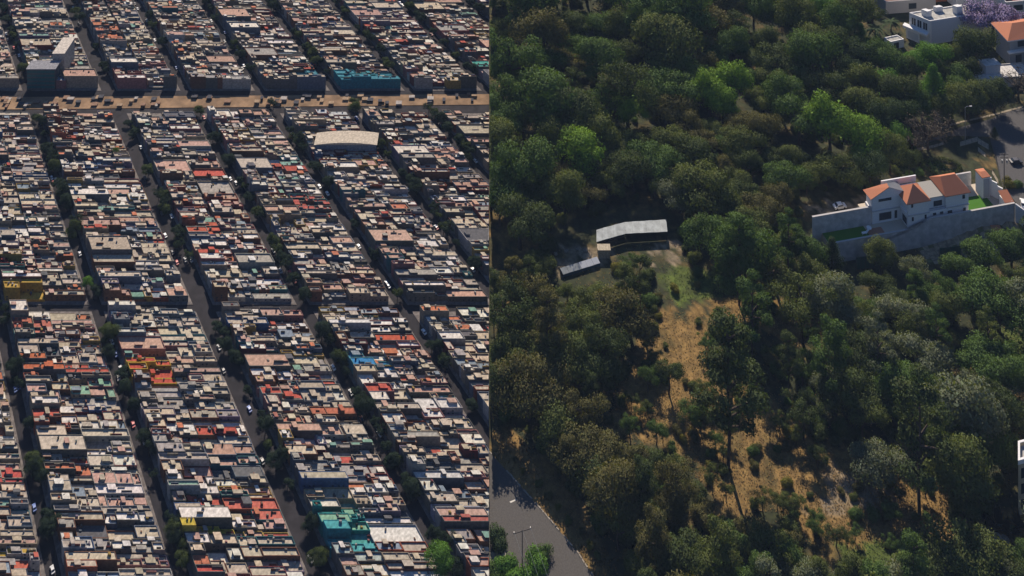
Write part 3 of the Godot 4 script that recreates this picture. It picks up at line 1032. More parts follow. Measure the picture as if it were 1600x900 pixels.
func build_city_trees() -> void:
	var n := 0
	for k in 170:
		for i in STREETS.size() - 1:
			var z := rng.randf_range(240.0, 500.0)
			if (z > 313.0 and z < 325.0) or (z > 405.0 and z < 430.0): continue
			z += 9.0 * sin(z * 0.35 + i)
			var c := pz(STREETS[i] + HALF_W[i] * rng.randf_range(-0.1, 0.75), z)
			var u := px_of(Vector3(c.x, 0, c.y))
			if u.x < -10.0 or c.x > -3.0 or u.y > 910.0 or u.y < 0.0: continue
			if n >= 290 or rng.randf() < 0.45: continue
			var dark := rng.randf() < 0.75
			var size := rng.randf_range(1.5, 2.9)
			var home := beside_home(c)
			add_tree("%s%d" % [["round", "wide", "airy"][rng.randi_range(0, 2)], rng.randi_range(0, 3)], Vector3(c.x, 0, c.y), size, "leaf_teal" if dark else "leaf_dark", "%s street tree beside %s, %s" % ["blue green" if dark else "dark green", home, block_words(i)] if home else "%s %s street tree %s, %s" % ["large" if size > 2.4 else "small" if size < 1.9 else "middling", "blue green" if dark else "dark green", block_words(i), "before the cross street" if z < 318.0 else "between cross street and earth strip" if z < 415.0 else "beyond the earth strip"], ("blue green" if dark else "dark green") + " street trees", "street_tree", -1)
			n += 1
	# the two that stand out
	for t in [[690, 898, 4.2, "leaf_green"], [135, 452, 2.3, "leaf_green"], [180, 245, 2.0, "leaf_mid"]]:
		add_tree("round1", ground(t[0], t[1]), t[2], t[3], "rounded fresh green street tree, brighter than the others in the city", "fresh green street trees", "street_tree", -1)
	print("street trees ", n)

# ------------------------------------------------------------------ the wood
var no_trees := []      # plan areas (in photograph pixels) that stay open
var planted := []

func crown_height(kind: String) -> float:
	return {"r": 1.05, "w": 0.95, "t": 2.2, "a": 1.3, "c": 1.2, "b": 1.0, "s": 0.4}[kind[0]]

func plant(px: float, py: float, width: float, kind: String, leaf: String, label: String, group: String, called := "broadleaf_tree") -> void:
	# px, py: where the middle of the crown stands in the photograph; width: of the crown
	var hc := crown_height(kind)
	var s := width * 0.5 * 300.0 / (py + 930.0)
	for k in 4:
		var yb := (py + hc * s * -HORIZON / 300.0) / (1.0 - hc * s / 300.0)
		s = width * 0.5 * 300.0 / (yb + 930.0)
	var base_y := (py - HORIZON * hc * s / 300.0) / (1.0 - hc * s / 300.0)
	var g := ground(px, base_y)
	if g.x < 0.3: g.x = 0.3
	add_tree(kind, g, s, leaf, label, group, called)
	planted.append([px, py, width])

const MARKS := [[985, 360, "near the metal roofed shed"], [905, 415, "beside the bare yard"], [1090, 440, "beside the green clearing"], [1060, 560, "beside the dry clearing"], [1180, 690, "at the open foot of the dry clearing"],
	[1340, 780, "beside the lower dry clearing"], [840, 770, "above the near road"], [780, 560, "on the slope along the city edge"], [800, 330, "at the city edge behind the bare yard"], [800, 80, "in the far wood along the city edge"],
	[912, 232, "round the vivid tree nearest the city"], [1130, 140, "behind the vivid tree pair"], [980, 60, "in the deep far wood"], [1320, 205, "round the largest vivid trees"], [1250, 90, "below the narrow conical tree"], [1420, 60, "in front of the white box house"],
	[1240, 370, "at the villa's garden corner"], [1330, 290, "behind the villa's garden wall"], [1400, 420, "under the villa's retaining wall"], [1560, 400, "on the bank below the long wall"], [1480, 190, "at the road bend"],
	[1150, 270, "in the canopy behind the shed"], [1500, 520, "beside the small green glade"], [1330, 580, "in the middle of the grove"], [1420, 640, "in the grove round the tall stem"], [1560, 700, "beside the cream house"], [960, 860, "on the near slope by the kerb"], [1100, 850, "on the near slope below the clearing"], [1560, 880, "below the agaves"]]

func mark(x: float, y: float) -> String:
	var best := 1e9
	var w := ""
	for m in MARKS:
		var d := Vector2(x - m[0], (y - m[1]) * 1.2).length()
		if d < best:
			best = d
			w = m[2]
	return w

const ZONE_LEAVES := {
	"shade": [["leaf_dark", "dark green"], ["leaf_mid", "mid green"], ["leaf_olive", "olive"], ["leaf_brown", "brownish"], ["leaf_mid", "mid green"]],
	"canopy": [["leaf_olive", "olive"], ["leaf_olive", "olive"], ["leaf_brown", "brownish"], ["leaf_dark", "dark green"], ["leaf_mid", "mid green"]],
	"garden": [["leaf_mid", "mid green"], ["leaf_dark", "dark green"], ["leaf_green", "fresh green"], ["leaf_mid", "mid green"], ["leaf_olive", "olive"], ["leaf_deep", "deep green"]],
	"slope": [["leaf_dark", "dark green"], ["leaf_olive", "olive"], ["leaf_brown", "brownish"], ["leaf_olive", "olive"], ["leaf_dark", "dark green"], ["leaf_brown", "brownish"]],
	"grove": [["leaf_olive", "olive"], ["leaf_mid", "mid green"], ["leaf_grey", "grey green"], ["leaf_mid", "mid green"], ["leaf_olive", "olive"], ["leaf_dark", "dark green"]]}
const ZONE_WORDS := {
	"shade": "in the shaded wood above the bright green trees", "canopy": "in the closed canopy behind the metal roofed shed", "garden": "among the villas and garden walls",
	"slope": "on the wooded slope between the shed and the near road", "grove": "in the grove below the walled villa"}

func zone_of(x: float, y: float) -> String:
	if y < 185.0 and x < 1180.0: return "shade"
	if y < 420.0 and x < 1250.0: return "canopy"
	if y < 420.0: return "garden"
	if x < 1130.0: return "slope"
	return "grove"

func build_forest() -> void:
	var bt := "leafy tree in vivid fresh green standing out of the darker canopy"
	for t in [[912, 232, 78], [980, 170, 58], [1108, 148, 62], [1146, 132, 66], [1296, 196, 82], [1342, 214, 74], [1130, 165, 50]]:
		plant(t[0], t[1], t[2] * 1.1, "round%d" % rng.randi_range(0, 4), "leaf_bright", "leafy tree in vivid fresh green, " + mark(t[0] + 25.0, t[1] - 30.0), "vivid green trees")
	plant(1458, 140, 62, "cone0", "leaf_green", "conical fresh green tree beside the road bend", "conical trees", "conifer_tree")
	plant(1345, 58, 34, "cone1", "leaf_green", "narrow bright green conical tree below the white box house", "", "conifer_tree")
	plant(1390, 100, 60, "round2", "leaf_mid", "rounded mid green tree in front of the white box house", "garden trees")
	plant(1525, 78, 66, "round0", "leaf_dark", "dark rounded tree hiding the blue grey end of the white box house", "")
	plant(1552, 22, 84, "wide1", "leaf_purple", "tree in violet bloom beside the white box house", "", "flowering_tree")
	plant(1450, 200, 74, "bare0", "twig_brown", "leafless brown tree at the road bend", "", "bare_tree")
	plant(1592, 128, 60, "bare1", "twig_brown", "leafless brown tree by the low flat roofed house", "", "bare_tree")
	plant(1425, 215, 50, "bare1", "twig_brown", "small leafless brown tree beside the pavement strip", "", "bare_tree")
	plant(1062, 302, 64, "wide0", "leaf_grey", "pale grey green tree overhanging the metal roofed shed", "")
	plant(1232, 362, 58, "tall0", "leaf_mid", "tall dark green tree at the villa's lower garden corner", "garden corner trees")
	plant(1258, 395, 60, "round3", "leaf_mid", "broad green tree at the villa's lower garden corner", "")
	plant(1300, 400, 46, "cone1", "leaf_deep", "dark conical tree against the villa's retaining wall", "", "conifer_tree")
	plant(1375, 402, 52, "round4", "leaf_olive", "rounded olive tree under the villa's retaining wall", "wall foot trees")
	plant(1430, 418, 56, "airy0", "leaf_grey", "grey green tree under the villa's retaining wall", "")
	plant(1530, 400, 66, "round1", "leaf_mid", "mid green tree on the bank below the villa's long wall", "bank trees")
	plant(1580, 385, 60, "round2", "leaf_mid", "mid green tree on the bank below the villa's long wall", "bank trees")
	plant(1505, 425, 70, "wide2", "leaf_mid", "spreading green tree on the bank below the villa's long wall", "")
	# tall trees with long bare stems
	plant(1155, 380, 88, "tall1", "leaf_mid", "tall green tree with a long bare stem above the green clearing", "")
	plant(1138, 580, 140, "tall2", "leaf_dark", "tall dark tree with a long bare stem in the dry clearing", "")
	plant(1437, 660, 135, "tall0", "leaf_dark", "tall dark tree with a long bare stem in the lower dry clearing", "")
	plant(985, 408, 34, "airy1", "leaf_mid", "slender tree growing in front of the metal roofed shed", "")
	plant(1000, 430, 60, "tall0", "leaf_dark", "tall dark tree between the shed and the green clearing", "")
	plant(1255, 640, 70, "airy1", "leaf_dark", "thin crowned tree at the edge of the dry clearing", "clearing edge trees")
	plant(1045, 580, 56, "airy2", "leaf_dark", "thin crowned tree at the edge of the dry clearing", "clearing edge trees")
	plant(1085, 640, 50, "airy3", "leaf_mid", "thin crowned tree at the edge of the dry clearing", "clearing edge trees")
	plant(1375, 725, 84, "wide3", "leaf_grey", "silvery grey green tree beside the lower dry clearing", "")
	plant(1410, 500, 90, "wide2", "leaf_grey", "broad grey green tree in the grove below the walled villa", "broad grey green trees")
	plant(1440, 560, 90, "wide0", "leaf_grey", "broad grey green tree in the grove below the walled villa", "broad grey green trees")
	plant(1560, 465, 110, "wide1", "leaf_mid", "very broad green tree on the bank beyond the grove", "")
	plant(1570, 600, 80, "round3", "leaf_mid", "rounded green tree beside the ochre slope", "")
	plant(1500, 740, 110, "round4", "leaf_olive", "large olive tree before the cream house gable", "")
	plant(1540, 690, 80, "round2", "leaf_mid", "green tree touching the cream house gable", "")
	for p in planted:
		if p[1] < 240.0 and p[0] < 1380.0: p.append(1)
	for t in [[1405, 150, 58], [1432, 100, 50], [1482, 172, 46], [1410, 185, 50], [1385, 135, 50], [1440, 165, 44], [1350, 130, 56], [1345, 165, 60], [1390, 240, 54], [1360, 265, 50], [1420, 255, 36], [1496, 118, 44], [1330, 85, 50], [1310, 40, 60], [1270, 60, 62], [1415, 110, 46], [1375, 190, 50], [1400, 210, 44], [1500, 135, 40], [1472, 110, 40], [1460, 96, 50], [1490, 92, 44], [1375, 92, 50], [1515, 112, 40], [1350, 95, 50], [1335, 25, 60], [1300, 75, 60], [1240, 30, 66], [1512, 154, 58], [1553, 146, 52]]:
		var g: Array = ZONE_LEAVES["garden"][int(t[0] + t[1]) % 6]
		plant(t[0], t[1], t[2] * 1.1, "round%d" % rng.randi_range(0, 4), g[0], "rounded %s garden tree %s" % [g[1], mark(t[0], t[1])], "rounded %s garden trees %s" % [g[1], mark(t[0], t[1])])
	no_trees = [DRY[0], DRY[1], DRY[2], DRY[5], GREENS[0], GREENS[1],
		PackedVector2Array([Vector2(862, 385), Vector2(922, 346), Vector2(1060, 328), Vector2(1066, 392), Vector2(1040, 405), Vector2(960, 412), Vector2(940, 436), Vector2(866, 440)]),
		PackedVector2Array([Vector2(1250, 322), Vector2(1340, 300), Vector2(1480, 265), Vector2(1610, 225), Vector2(1610, 400), Vector2(1440, 420), Vector2(1290, 425), Vector2(1250, 360)]),
		PackedVector2Array([Vector2(1440, 230), Vector2(1470, 195), Vector2(1610, 150), Vector2(1610, 330), Vector2(1540, 300), Vector2(1500, 250)]),
		PackedVector2Array([Vector2(1370, -60), Vector2(1620, -60), Vector2(1620, 165), Vector2(1480, 150), Vector2(1390, 85)]),
		PackedVector2Array([Vector2(740, 650), Vector2(800, 672), Vector2(880, 748), Vector2(960, 860), Vector2(985, 990), Vector2(740, 990)]),
		PackedVector2Array([Vector2(1575, 670), Vector2(1640, 670), Vector2(1640, 810), Vector2(1575, 810)]),
		PackedVector2Array([Vector2(1520, 780), Vector2(1600, 780), Vector2(1600, 845), Vector2(1520, 845)])]
	# the rest: spaced at random, nearer ones wider
	var fill := RandomNumberGenerator.new()
	fill.seed = 2024
	var made := 0
	for k in 20000:
		var x := fill.randf_range(762.0, 1680.0)
		var y := fill.randf_range(-50.0, 1010.0)
		if made > 320: break
		var z := zone_of(x, y)
		var mean := lerpf(60.0, 112.0, clampf(y / 900.0, 0.0, 1.0))
		var width := mean * fill.randf_range(0.55, 1.3)
		if z == "shade": width *= 1.35
		var kinds: Array = {"shade": ["round", "airy", "wide", "round"], "canopy": ["wide", "wide", "round"], "garden": ["round", "airy", "wide"], "slope": ["round", "airy", "airy", "tall", "wide"], "grove": ["airy", "wide", "round", "airy", "tall"]}[z]
		var kd: String = kinds[fill.randi_range(0, kinds.size() - 1)]
		if kd == "tall": width *= 0.75
		var idx := fill.randi_range(0, {"round": 4, "wide": 3, "airy": 3, "tall": 2}[kd])
		var lv: Array = ZONE_LEAVES[z]
		var lc: Array = lv[fill.randi_range(0, lv.size() - 1)]
		var foot := y + width * 0.5 * crown_height(kd)
		var ok := true
		for q in no_trees:
			for e in [Vector2(x, y), Vector2(x, foot), Vector2(x, y - width * 0.42), Vector2(x - width * 0.38, y), Vector2(x + width * 0.38, y)]:
				if inside(e, q):
					ok = false
					break
		if not ok: continue
		for p in planted:
			var gap: float = 0.225 * (p[2] + width)
			if p.size() > 3 and y > p[1]: gap *= 1.5
			var dx: float = p[0] - x
			var dy: float = (p[1] - y) * 1.25
			if dx * dx + dy * dy < gap * gap:
				ok = false
				break
		if not ok: continue
		var form: String = {"round": "rounded", "wide": "spreading", "airy": "thin crowned", "tall": "tall stemmed"}[kd]
		plant(x, y, width, "%s%d" % [kd, idx], lc[0], "%s %s %s tree %s" % ["large" if width > mean * 1.08 else "small" if width < mean * 0.85 else "middling", form, lc[1], mark(x, y)], "%s %s trees %s" % [form, lc[1], mark(x, y)])
		made += 1
	print("forest trees ", made)
	# thin young trees in the clearings
	for k in 44:
		var q: PackedVector2Array = DRY[0] if k % 3 else DRY[1]
		var v := Vector2(fill.randf_range(980.0, 1460.0), fill.randf_range(500.0, 860.0))
		while not inside(v, q): v = Vector2(fill.randf_range(980.0, 1460.0), fill.randf_range(500.0, 860.0))
		var lc: Array = [["leaf_olive", "olive"], ["leaf_dark", "dark green"], ["leaf_mid", "mid green"]][fill.randi_range(0, 2)]
		plant(v.x, v.y, fill.randf_range(20.0, 40.0), "airy%d" % fill.randi_range(0, 3), lc[0], "thin young %s tree %s" % [lc[1], "in the dry clearing" if k % 3 else "in the lower dry clearing"], "young %s trees in the clearings" % lc[1], "young_tree")
	# low shrubs round the clearings and between the stems
	var sh := 0
	for k in 4000:
		var x := fill.randf_range(775.0, 1595.0)
		var y := fill.randf_range(380.0, 905.0)
		if sh >= 190: break
		var ok := inside(Vector2(x, y), DRY[0]) or inside(Vector2(x, y), DRY[1]) or inside(Vector2(x, y), DRY[2]) or fill.randf() < 0.25
		if not ok: continue
		if inside(Vector2(x, y), no_trees[10]) or inside(Vector2(x, y), no_trees[7]) or inside(Vector2(x, y), no_trees[6]): continue
		if (inside(Vector2(x, y), DRY[0]) or inside(Vector2(x, y), DRY[1])) and fill.randf() < 0.6: continue
		var lc: Array = [["leaf_olive", "olive"], ["leaf_dark", "dark green"], ["leaf_yellow", "yellowish"], ["leaf_mid", "mid green"], ["leaf_brown", "brownish"]][fill.randi_range(0, 4)]
		var where := "in the dry clearing" if inside(Vector2(x, y), DRY[0]) else "in the lower dry clearing" if inside(Vector2(x, y), DRY[1]) else "under the trees of the wood"
		plant(x, y, fill.randf_range(12.0, 30.0), "shrub%d" % fill.randi_range(0, 2), lc[0], "low %s shrub %s" % [lc[1], mark(x, y)], "%s shrubs %s" % [lc[1], mark(x, y)], "shrub")
		sh += 1
	undergrowth()
	grass()

func undergrowth() -> void:
	# the bushes that close the gaps under the trees
	var r := RandomNumberGenerator.new()
	r.seed = 90
	var spots := []
	var cols := []
	for k in 6000:
		if spots.size() >= 900: break
		var v := Vector2(r.randf_range(775.0, 1640.0), r.randf_range(-20.0, 960.0))
		var open := false
		for q in no_trees:
			if inside(v, q) or inside(v - Vector2(0, 26), q): open = true
		if inside(v, GREENS[2]): open = true
		if open: continue
		var g := ground(v.x, v.y)
		if g.x < 4.0: continue
		spots.append(Transform3D(Basis(Vector3.UP, r.randf() * TAU).scaled(Vector3.ONE * r.randf_range(1.6, 3.6)), g))
		cols.append([Color(0.062, 0.086, 0.028), Color(0.098, 0.122, 0.034), Color(0.105, 0.100, 0.036), Color(0.075, 0.128, 0.032)][r.randi_range(0, 3)])
	var mm := MultiMesh.new()
	mm.transform_format = MultiMesh.TRANSFORM_3D
	mm.use_colors = true
	mm.mesh = (protos["shrub1"][0] as MeshInstance3D).mesh
	mm.instance_count = spots.size()
	for i in spots.size():
		mm.set_instance_transform(i, spots[i])
		mm.set_instance_color(i, cols[i])
	var o := MultiMeshInstance3D.new()
	o.name = "undergrowth"
	o.multimesh = mm
	o.material_override = leaf_mat("undergrowth_leaf", 1.0, 1.0, 1.0)
	add_child(o)
	tag(o, "dense undergrowth of low bushes closing the gaps beneath the trees", "undergrowth", "", "stuff")

func grass() -> void:
	# dry grass tufts over the open ground
	var b := MB.new()
	for k in 7:
		var a := TAU * k / 7.0
		var d := Vector3(cos(a), 0, sin(a))
		var s := Vector3(-sin(a), 0, cos(a)) * 0.05
		b.leaf(d * 0.05 - s, d * 0.05 + s, d * 0.2 + Vector3(0, 0.22, 0) + s * 0.2, d * 0.2 + Vector3(0, 0.22, 0) - s * 0.2, (d + Vector3(0, 1.0, 0)).normalized())
	var spots := []
	var cols := []
	var r := RandomNumberGenerator.new()
	r.seed = 31
	for k in 110000:
		var y := r.randf_range(380.0, 920.0)
		var x := r.randf_range(770.0, 1610.0)
		var v := Vector2(x, y)
		var dry := false
		for i in [0, 1, 2, 3, 4, 6]:
			if inside(v, DRY[i]): dry = true
		var green := inside(v, GREENS[0]) or inside(v, GREENS[1]) or inside(v, GREENS[2])
		if not dry and not green and r.randf() > 0.12: continue
		if inside(v, ROAD_LOW): continue
		if spots.size() > 24000: break
		var g := ground(x, y)
		if g.x < 0.5: continue
		var s := r.randf_range(0.4, 1.1)
		spots.append(Transform3D(Basis(Vector3.UP, r.randf() * TAU).scaled(Vector3.ONE * s), g))
		var k2 := r.randf_range(0.7, 1.25)
		cols.append(Color(0.10, 0.15, 0.03) * k2 if green else (Color(0.29, 0.18, 0.06) if r.randf() < 0.75 else Color(0.16, 0.13, 0.05)) * k2)
	var mm := MultiMesh.new()
	mm.transform_format = MultiMesh.TRANSFORM_3D
	mm.use_colors = true
	mm.mesh = b.mesh()
	mm.instance_count = spots.size()
	for i in spots.size():
		mm.set_instance_transform(i, spots[i])
		mm.set_instance_color(i, cols[i])
	var o := MultiMeshInstance3D.new()
	o.name = "grass"
	o.multimesh = mm
	o.material_override = mat("grass_blade", Color.WHITE, 0.9, null, 1.0, 0.0, true)
	add_child(o)
	tag(o, "tufts of dry ochre and green grass covering the clearings", "grass", "", "stuff")
	print("grass ", spots.size())

# ------------------------------------------------------------------ the walled villa
const VB := 0.192       # its turn against the picture plane
var VO := Vector3(122.8, 0, -335.8)

func L(u: float, n: float, h: float) -> Vector3:
	return Vector3(u, h, -n)

func on_front(px: float, py: float, n0: float) -> Vector2:
	# where a line of sight meets the upright plane n = n0 of the villa: (u, height)
	var d := Vector3((px - AXIS_X) / FOCAL, -(py - HORIZON) / FOCAL, -1.0)
	var uu := Vector3(cos(VB), 0, -sin(VB))
	var nn := Vector3(-sin(VB), 0, -cos(VB))
	var c := Vector3(0, CAM_H, 0) - VO
	var p := c + d * ((n0 - c.dot(nn)) / d.dot(nn))
	return Vector2(p.dot(uu), p.y)

func lbox(m: MB, u0: float, u1: float, n0: float, n1: float, h0: float, h1: float) -> void:
	m.box(Vector3(u0, h0, -n1), Vector3(u1, h1, -n0))

func villa_thing(called: String, label: String, category: String) -> Node3D:
	var o := base(called, VO, VB)
	tag(o, label, category)
	return o

func hip(u0: float, u1: float, n0: float, n1: float, r0: float, r1: float, rn: float, eave: float, top: float) -> MB:
	var m := MB.new()
	var a := L(u0, n0, eave)
	var b := L(u1, n0, eave)
	var c := L(u1, n1, eave)
	var d := L(u0, n1, eave)
	var p := L(r0, rn, top)
	var q := L(r1, rn, top)
	if is_equal_approx(r0, r1):
		m.tri(a, b, p); m.tri(b, c, p); m.tri(c, d, p); m.tri(d, a, p)
	else:
		m.quad(a, b, q, p); m.tri(b, c, q); m.quad(c, d, p, q); m.tri(d, a, p)
	var dn := Vector3(0, -0.25, 0)
	m.quad(a + dn, b + dn, b, a); m.quad(b + dn, c + dn, c, b); m.quad(c + dn, d + dn, d, c); m.quad(d + dn, a + dn, a, d)
	m.quad(d + dn, c + dn, b + dn, a + dn)
	return m

func opening(parent: Node, called: String, r: Rect2, n0: float, m: Material, frame: Material) -> void:
	# r: in photograph pixels on the plane n0; built as a framed pane set on the wall
	var a := on_front(r.position.x, r.end.y, n0)
	var b := on_front(r.end.x, r.position.y, n0)
	var w := MB.new()
	lbox(w, a.x, b.x, n0 - 0.10, n0 + 0.05, a.y, b.y)
	var o := obj(called, w, frame, parent)
	var g := MB.new()
	lbox(g, a.x + 0.12, b.x - 0.12, n0 - 0.12, n0 - 0.02, a.y + 0.12, b.y - 0.12)
	obj("pane", g, m, o)

func build_villa() -> void:
	var white := mat("villa_white", lin(0.86, 0.85, 0.83), 0.8, tex_fine, 0.25)
	var grey := mat("retaining_render", lin(0.62, 0.59, 0.57), 0.9, tex_stain, 0.08)
	var tile := mat("terracotta_tile", lin(0.52, 0.20, 0.105), 0.85, tex_fine, 0.6)
	var lawn := mat("lawn_green", lin(0.055, 0.17, 0.012), 0.95, tex_fine, 0.5)
	var patio := mat("patio_stone", lin(0.55, 0.47, 0.36), 0.85, tex_fine, 0.4)
	var terra := mat("patio_terracotta", lin(0.42, 0.20, 0.12), 0.85, tex_fine, 0.4)
	var P := 6.5
	# retaining wall: low part, raking step, high part
	var w := villa_thing("retaining_wall", "long grey rendered retaining wall with a raking step below the terracotta roofed villa", "wall")
	var ua := on_front(1432, 358, 0.0).x
	var ub := on_front(1453, 341, 0.0).x
	var m := MB.new()
	var prof := [Vector2(-4, 0), Vector2(69.6, 0), Vector2(69.6, 9.5), Vector2(ub, 9.6), Vector2(ua, 7.0), Vector2(-4, 7.0)]
	for i in range(1, 5):
		m.tri(L(prof[0].x, 0, prof[0].y), L(prof[i].x, 0, prof[i].y), L(prof[i + 1].x, 0, prof[i + 1].y))
		m.tri(L(prof[0].x, 0.45, prof[0].y), L(prof[i + 1].x, 0.45, prof[i + 1].y), L(prof[i].x, 0.45, prof[i].y))
	for i in 6:
		var a: Vector2 = prof[i]
		var b: Vector2 = prof[(i + 1) % 6]
		m.quad(L(b.x, 0, b.y), L(a.x, 0, a.y), L(a.x, 0.45, a.y), L(b.x, 0.45, b.y))
	obj("wall", m, grey, w)
	var cp := MB.new()
	lbox(cp, -4.1, ua, -0.06, 0.52, 7.0, 7.14)
	lbox(cp, ub, 69.7, -0.06, 0.52, 9.58, 9.72)
	cp.quad(L(ua, -0.06, 7.14), L(ub, -0.06, 9.72), L(ub, 0.52, 9.72), L(ua, 0.52, 7.14))
	cp.quad(L(ua, -0.06, 7.0), L(ub, -0.06, 9.58), L(ub, -0.06, 9.72), L(ua, -0.06, 7.14))
	obj("coping", cp, mat("coping_stone", lin(0.50, 0.48, 0.46), 0.85, tex_fine, 0.3), w)
	# raised garden ground behind it
	var g := base("garden_terrace", VO, VB)
	g.set_meta("kind", "structure")
	var gm := MB.new()
	lbox(gm, -4.0, 69.6, 0.45, 5.2, 0.0, P)
	lbox(gm, 15.4, 69.6, 5.2, 14.0, 0.0, P)
	obj("earth_fill", gm, patio, g)
	var l1 := MB.new()
	lbox(l1, -3.9, 12.0, 0.5, 5.1, P, P + 0.05)
	obj("lawn", l1, lawn, g)
	var l2 := MB.new()
	lbox(l2, 52.5, 64.0, 0.5, 9.0, P, P + 0.05)
	obj("lawn", l2, lawn, g)
	var t1 := MB.new()
	lbox(t1, 12.0, 18.0, 0.5, 3.6, P, P + 0.06)
	obj("paving", t1, terra, g)
	# back wall of the lower garden
	var bw := villa_thing("garden_wall", "grey rendered garden wall behind the small lawn", "wall")
	var b1 := MB.new()
	lbox(b1, -7.5, 15.35, 5.3, 5.75, 0.0, 12.6)
	obj("wall", b1, grey, bw)
	var b2 := MB.new()
	lbox(b2, -7.6, 15.35, 5.22, 5.83, 12.6, 12.72)
	obj("coping", b2, mats["coping_stone"], bw)
	# ---- the house
	var v := villa_thing("villa", "white two storey villa with three terracotta roofs inside its own walls", "house")
	var dk := glass()
	var fr := white
	# left wing
	var lw := MB.new()
	lbox(lw, 15.7, 28.0, 5.2, 9.0, P, 16.0)
	obj("left_wing_wall", lw, white, v)
	var gb := MB.new()
	gb.tri(L(15.7, 5.2, 16.0), L(28.0, 5.2, 16.0), L(22.1, 5.2, 18.9))
	gb.tri(L(28.0, 5.2, 16.0), L(28.0, 5.2, 16.6), L(22.1, 5.2, 18.9))
	gb.quad(L(28.0, 5.6, 16.6), L(28.0, 5.2, 16.6), L(22.1, 5.2, 18.9), L(22.1, 5.6, 18.9))
	obj("gable", gb, white, v)
	var lr := MB.new()
	lr.quad(L(14.6, 9.4, 15.6), L(14.9, 4.9, 15.6), L(22.1, 4.9, 19.0), L(22.4, 6.6, 19.0))
	lr.tri(L(14.6, 9.4, 15.6), L(22.4, 6.6, 19.0), L(22.1, 9.4, 16.4))
	lr.quad(L(14.9, 4.9, 15.4), L(22.1, 4.9, 18.8), L(22.1, 4.9, 19.0), L(14.9, 4.9, 15.6))
	obj("roof", lr, tile, v)
	var fr1 := MB.new()
	lr = MB.new()
	lr.quad(L(22.1, 4.9, 19.0), L(28.4, 4.9, 16.5), L(28.4, 9.4, 16.5), L(22.4, 6.6, 19.0))
	obj("sheet_roof", lr, mat("grey_sheet", lin(0.16, 0.17, 0.19), 0.7, tex_fine, 0.4), v)
	lbox(fr1, 22.0, 36.0, 9.3, 9.7, 15.5, 17.6)
	obj("parapet", fr1, white, v)
	# centre wing
	var cw := MB.new()
	lbox(cw, 27.2, 35.5, 1.1, 9.0, P, 15.5)
	obj("centre_wing_wall", cw, white, v)
	obj("roof", hip(26.3, 36.0, 0.7, 8.6, 31.6, 31.6, 4.8, 15.5, 18.9), tile, v)
	# link with a terrace roof and a balcony
	var fl := MB.new()
	lbox(fl, 35.5, 42.6, 2.6, 9.0, P, 14.9)
	lbox(fl, 35.5, 42.6, 1.3, 2.6, P, 11.0)
	obj("link_wall", fl, white, v)
	var ft := MB.new()
	lbox(ft, 35.9, 42.2, 2.2, 9.2, 14.9, 15.05)
	obj("terrace_roof", ft, mat("terrace_grey", lin(0.33, 0.32, 0.29), 0.9, tex_fine, 0.4), v)
	var rail := MB.new()
	lbox(rail, 35.6, 42.5, 1.32, 1.4, 11.9, 12.0)
	for k in 14: lbox(rail, 35.7 + k * 0.5, 35.76 + k * 0.5, 1.33, 1.39, 11.0, 11.9)
	obj("railing", rail, mat("dark_iron", lin(0.05, 0.05, 0.05), 0.5), v)
	# right wing
	var rw := MB.new()
	lbox(rw, 42.6, 51.8, 1.6, 9.6, P, 15.5)
	obj("right_wing_wall", rw, white, v)
	obj("roof", hip(42.0, 52.5, 1.1, 10.2, 43.4, 49.4, 5.8, 15.5, 18.9), tile, v)
	# string courses
	for s in [[15.5, 28.0, 5.1, 5.2], [27.0, 35.6, 1.0, 1.1], [42.5, 52.0, 1.5, 1.6]]:
		var sc := MB.new()
		lbox(sc, s[0], s[1], s[2] - 0.15, s[3], 10.9, 11.25)
		obj("string_course", sc, mat("band_grey", lin(0.42, 0.42, 0.43), 0.85), v)
	# windows and doors of the front
	for r in [[1372, 307, 21, 9, 5.2], [1373, 329, 20, 16, 5.2], [1397, 327, 5, 14, 5.2],
		[1423, 318, 4, 7, 1.1], [1424, 338, 4, 8, 1.1], [1444, 334, 4, 8, 1.1],
		[1457, 331, 6, 6, 1.3], [1468, 329, 6, 6, 1.3], [1480, 327, 8, 7, 1.6], [1503, 303, 5, 8, 1.6], [1504, 323, 5, 7, 1.6], [1458, 311, 14, 12, 2.6]]:
		opening(v, "window", Rect2(r[0], r[1], r[2], r[3]), r[4], dk, fr)
	# balconies on the sunny end
	for s in [[15.7, 5.6, 8.6], [27.2, 1.6, 4.8]]:
		var bb := MB.new()
		lbox(bb, s[0] - 0.7, s[0], s[1], s[2], 10.9, 12.0)
		obj("balcony", bb, white, v)
	for s in [[27.2, 2.0, 4.4], [15.7, 6.0, 8.2]]:
		var bo := MB.new()
		lbox(bo, s[0] - 0.05, s[0] + 0.05, s[1], s[2], 7.0, 9.4)
		obj("side_window", bo, dk, v)
	# gate tower, its wall and the little tiled lodge
	var gt := villa_thing("gate_tower", "white gate tower with a small terracotta cap at the villa's upper corner", "tower")
	var gw := MB.new()
	lbox(gw, 62.0, 65.2, 7.4, 11.0, P, 14.4)
	obj("wall", gw, white, gt)
	var gp := MB.new()
	lbox(gp, 62.5, 65.0, 7.3, 7.4, P + 0.3, 13.6)
	obj("panel", gp, mat("panel_grey", lin(0.30, 0.31, 0.33), 0.8), gt)
	obj("cap", hip(61.8, 65.4, 7.2, 11.2, 62.6, 64.6, 9.2, 14.4, 15.0), tile, gt)
	var pw := base("boundary_wall", VO + Vector3(cos(VB), 0, -sin(VB)) * 65.2 + Vector3(-sin(VB), 0, -cos(VB)) * 9.6, VB - 0.9)
	tag(pw, "bright white boundary wall stepping down from the gate tower", "wall")
	for k in 4:
		var s := MB.new()
		s.box(Vector3(k * 1.9, 0.0, -0.25), Vector3(k * 1.9 + 1.9, P + 6.6 - k * 1.0, 0.25))
		obj("wall_panel", s, white, pw)
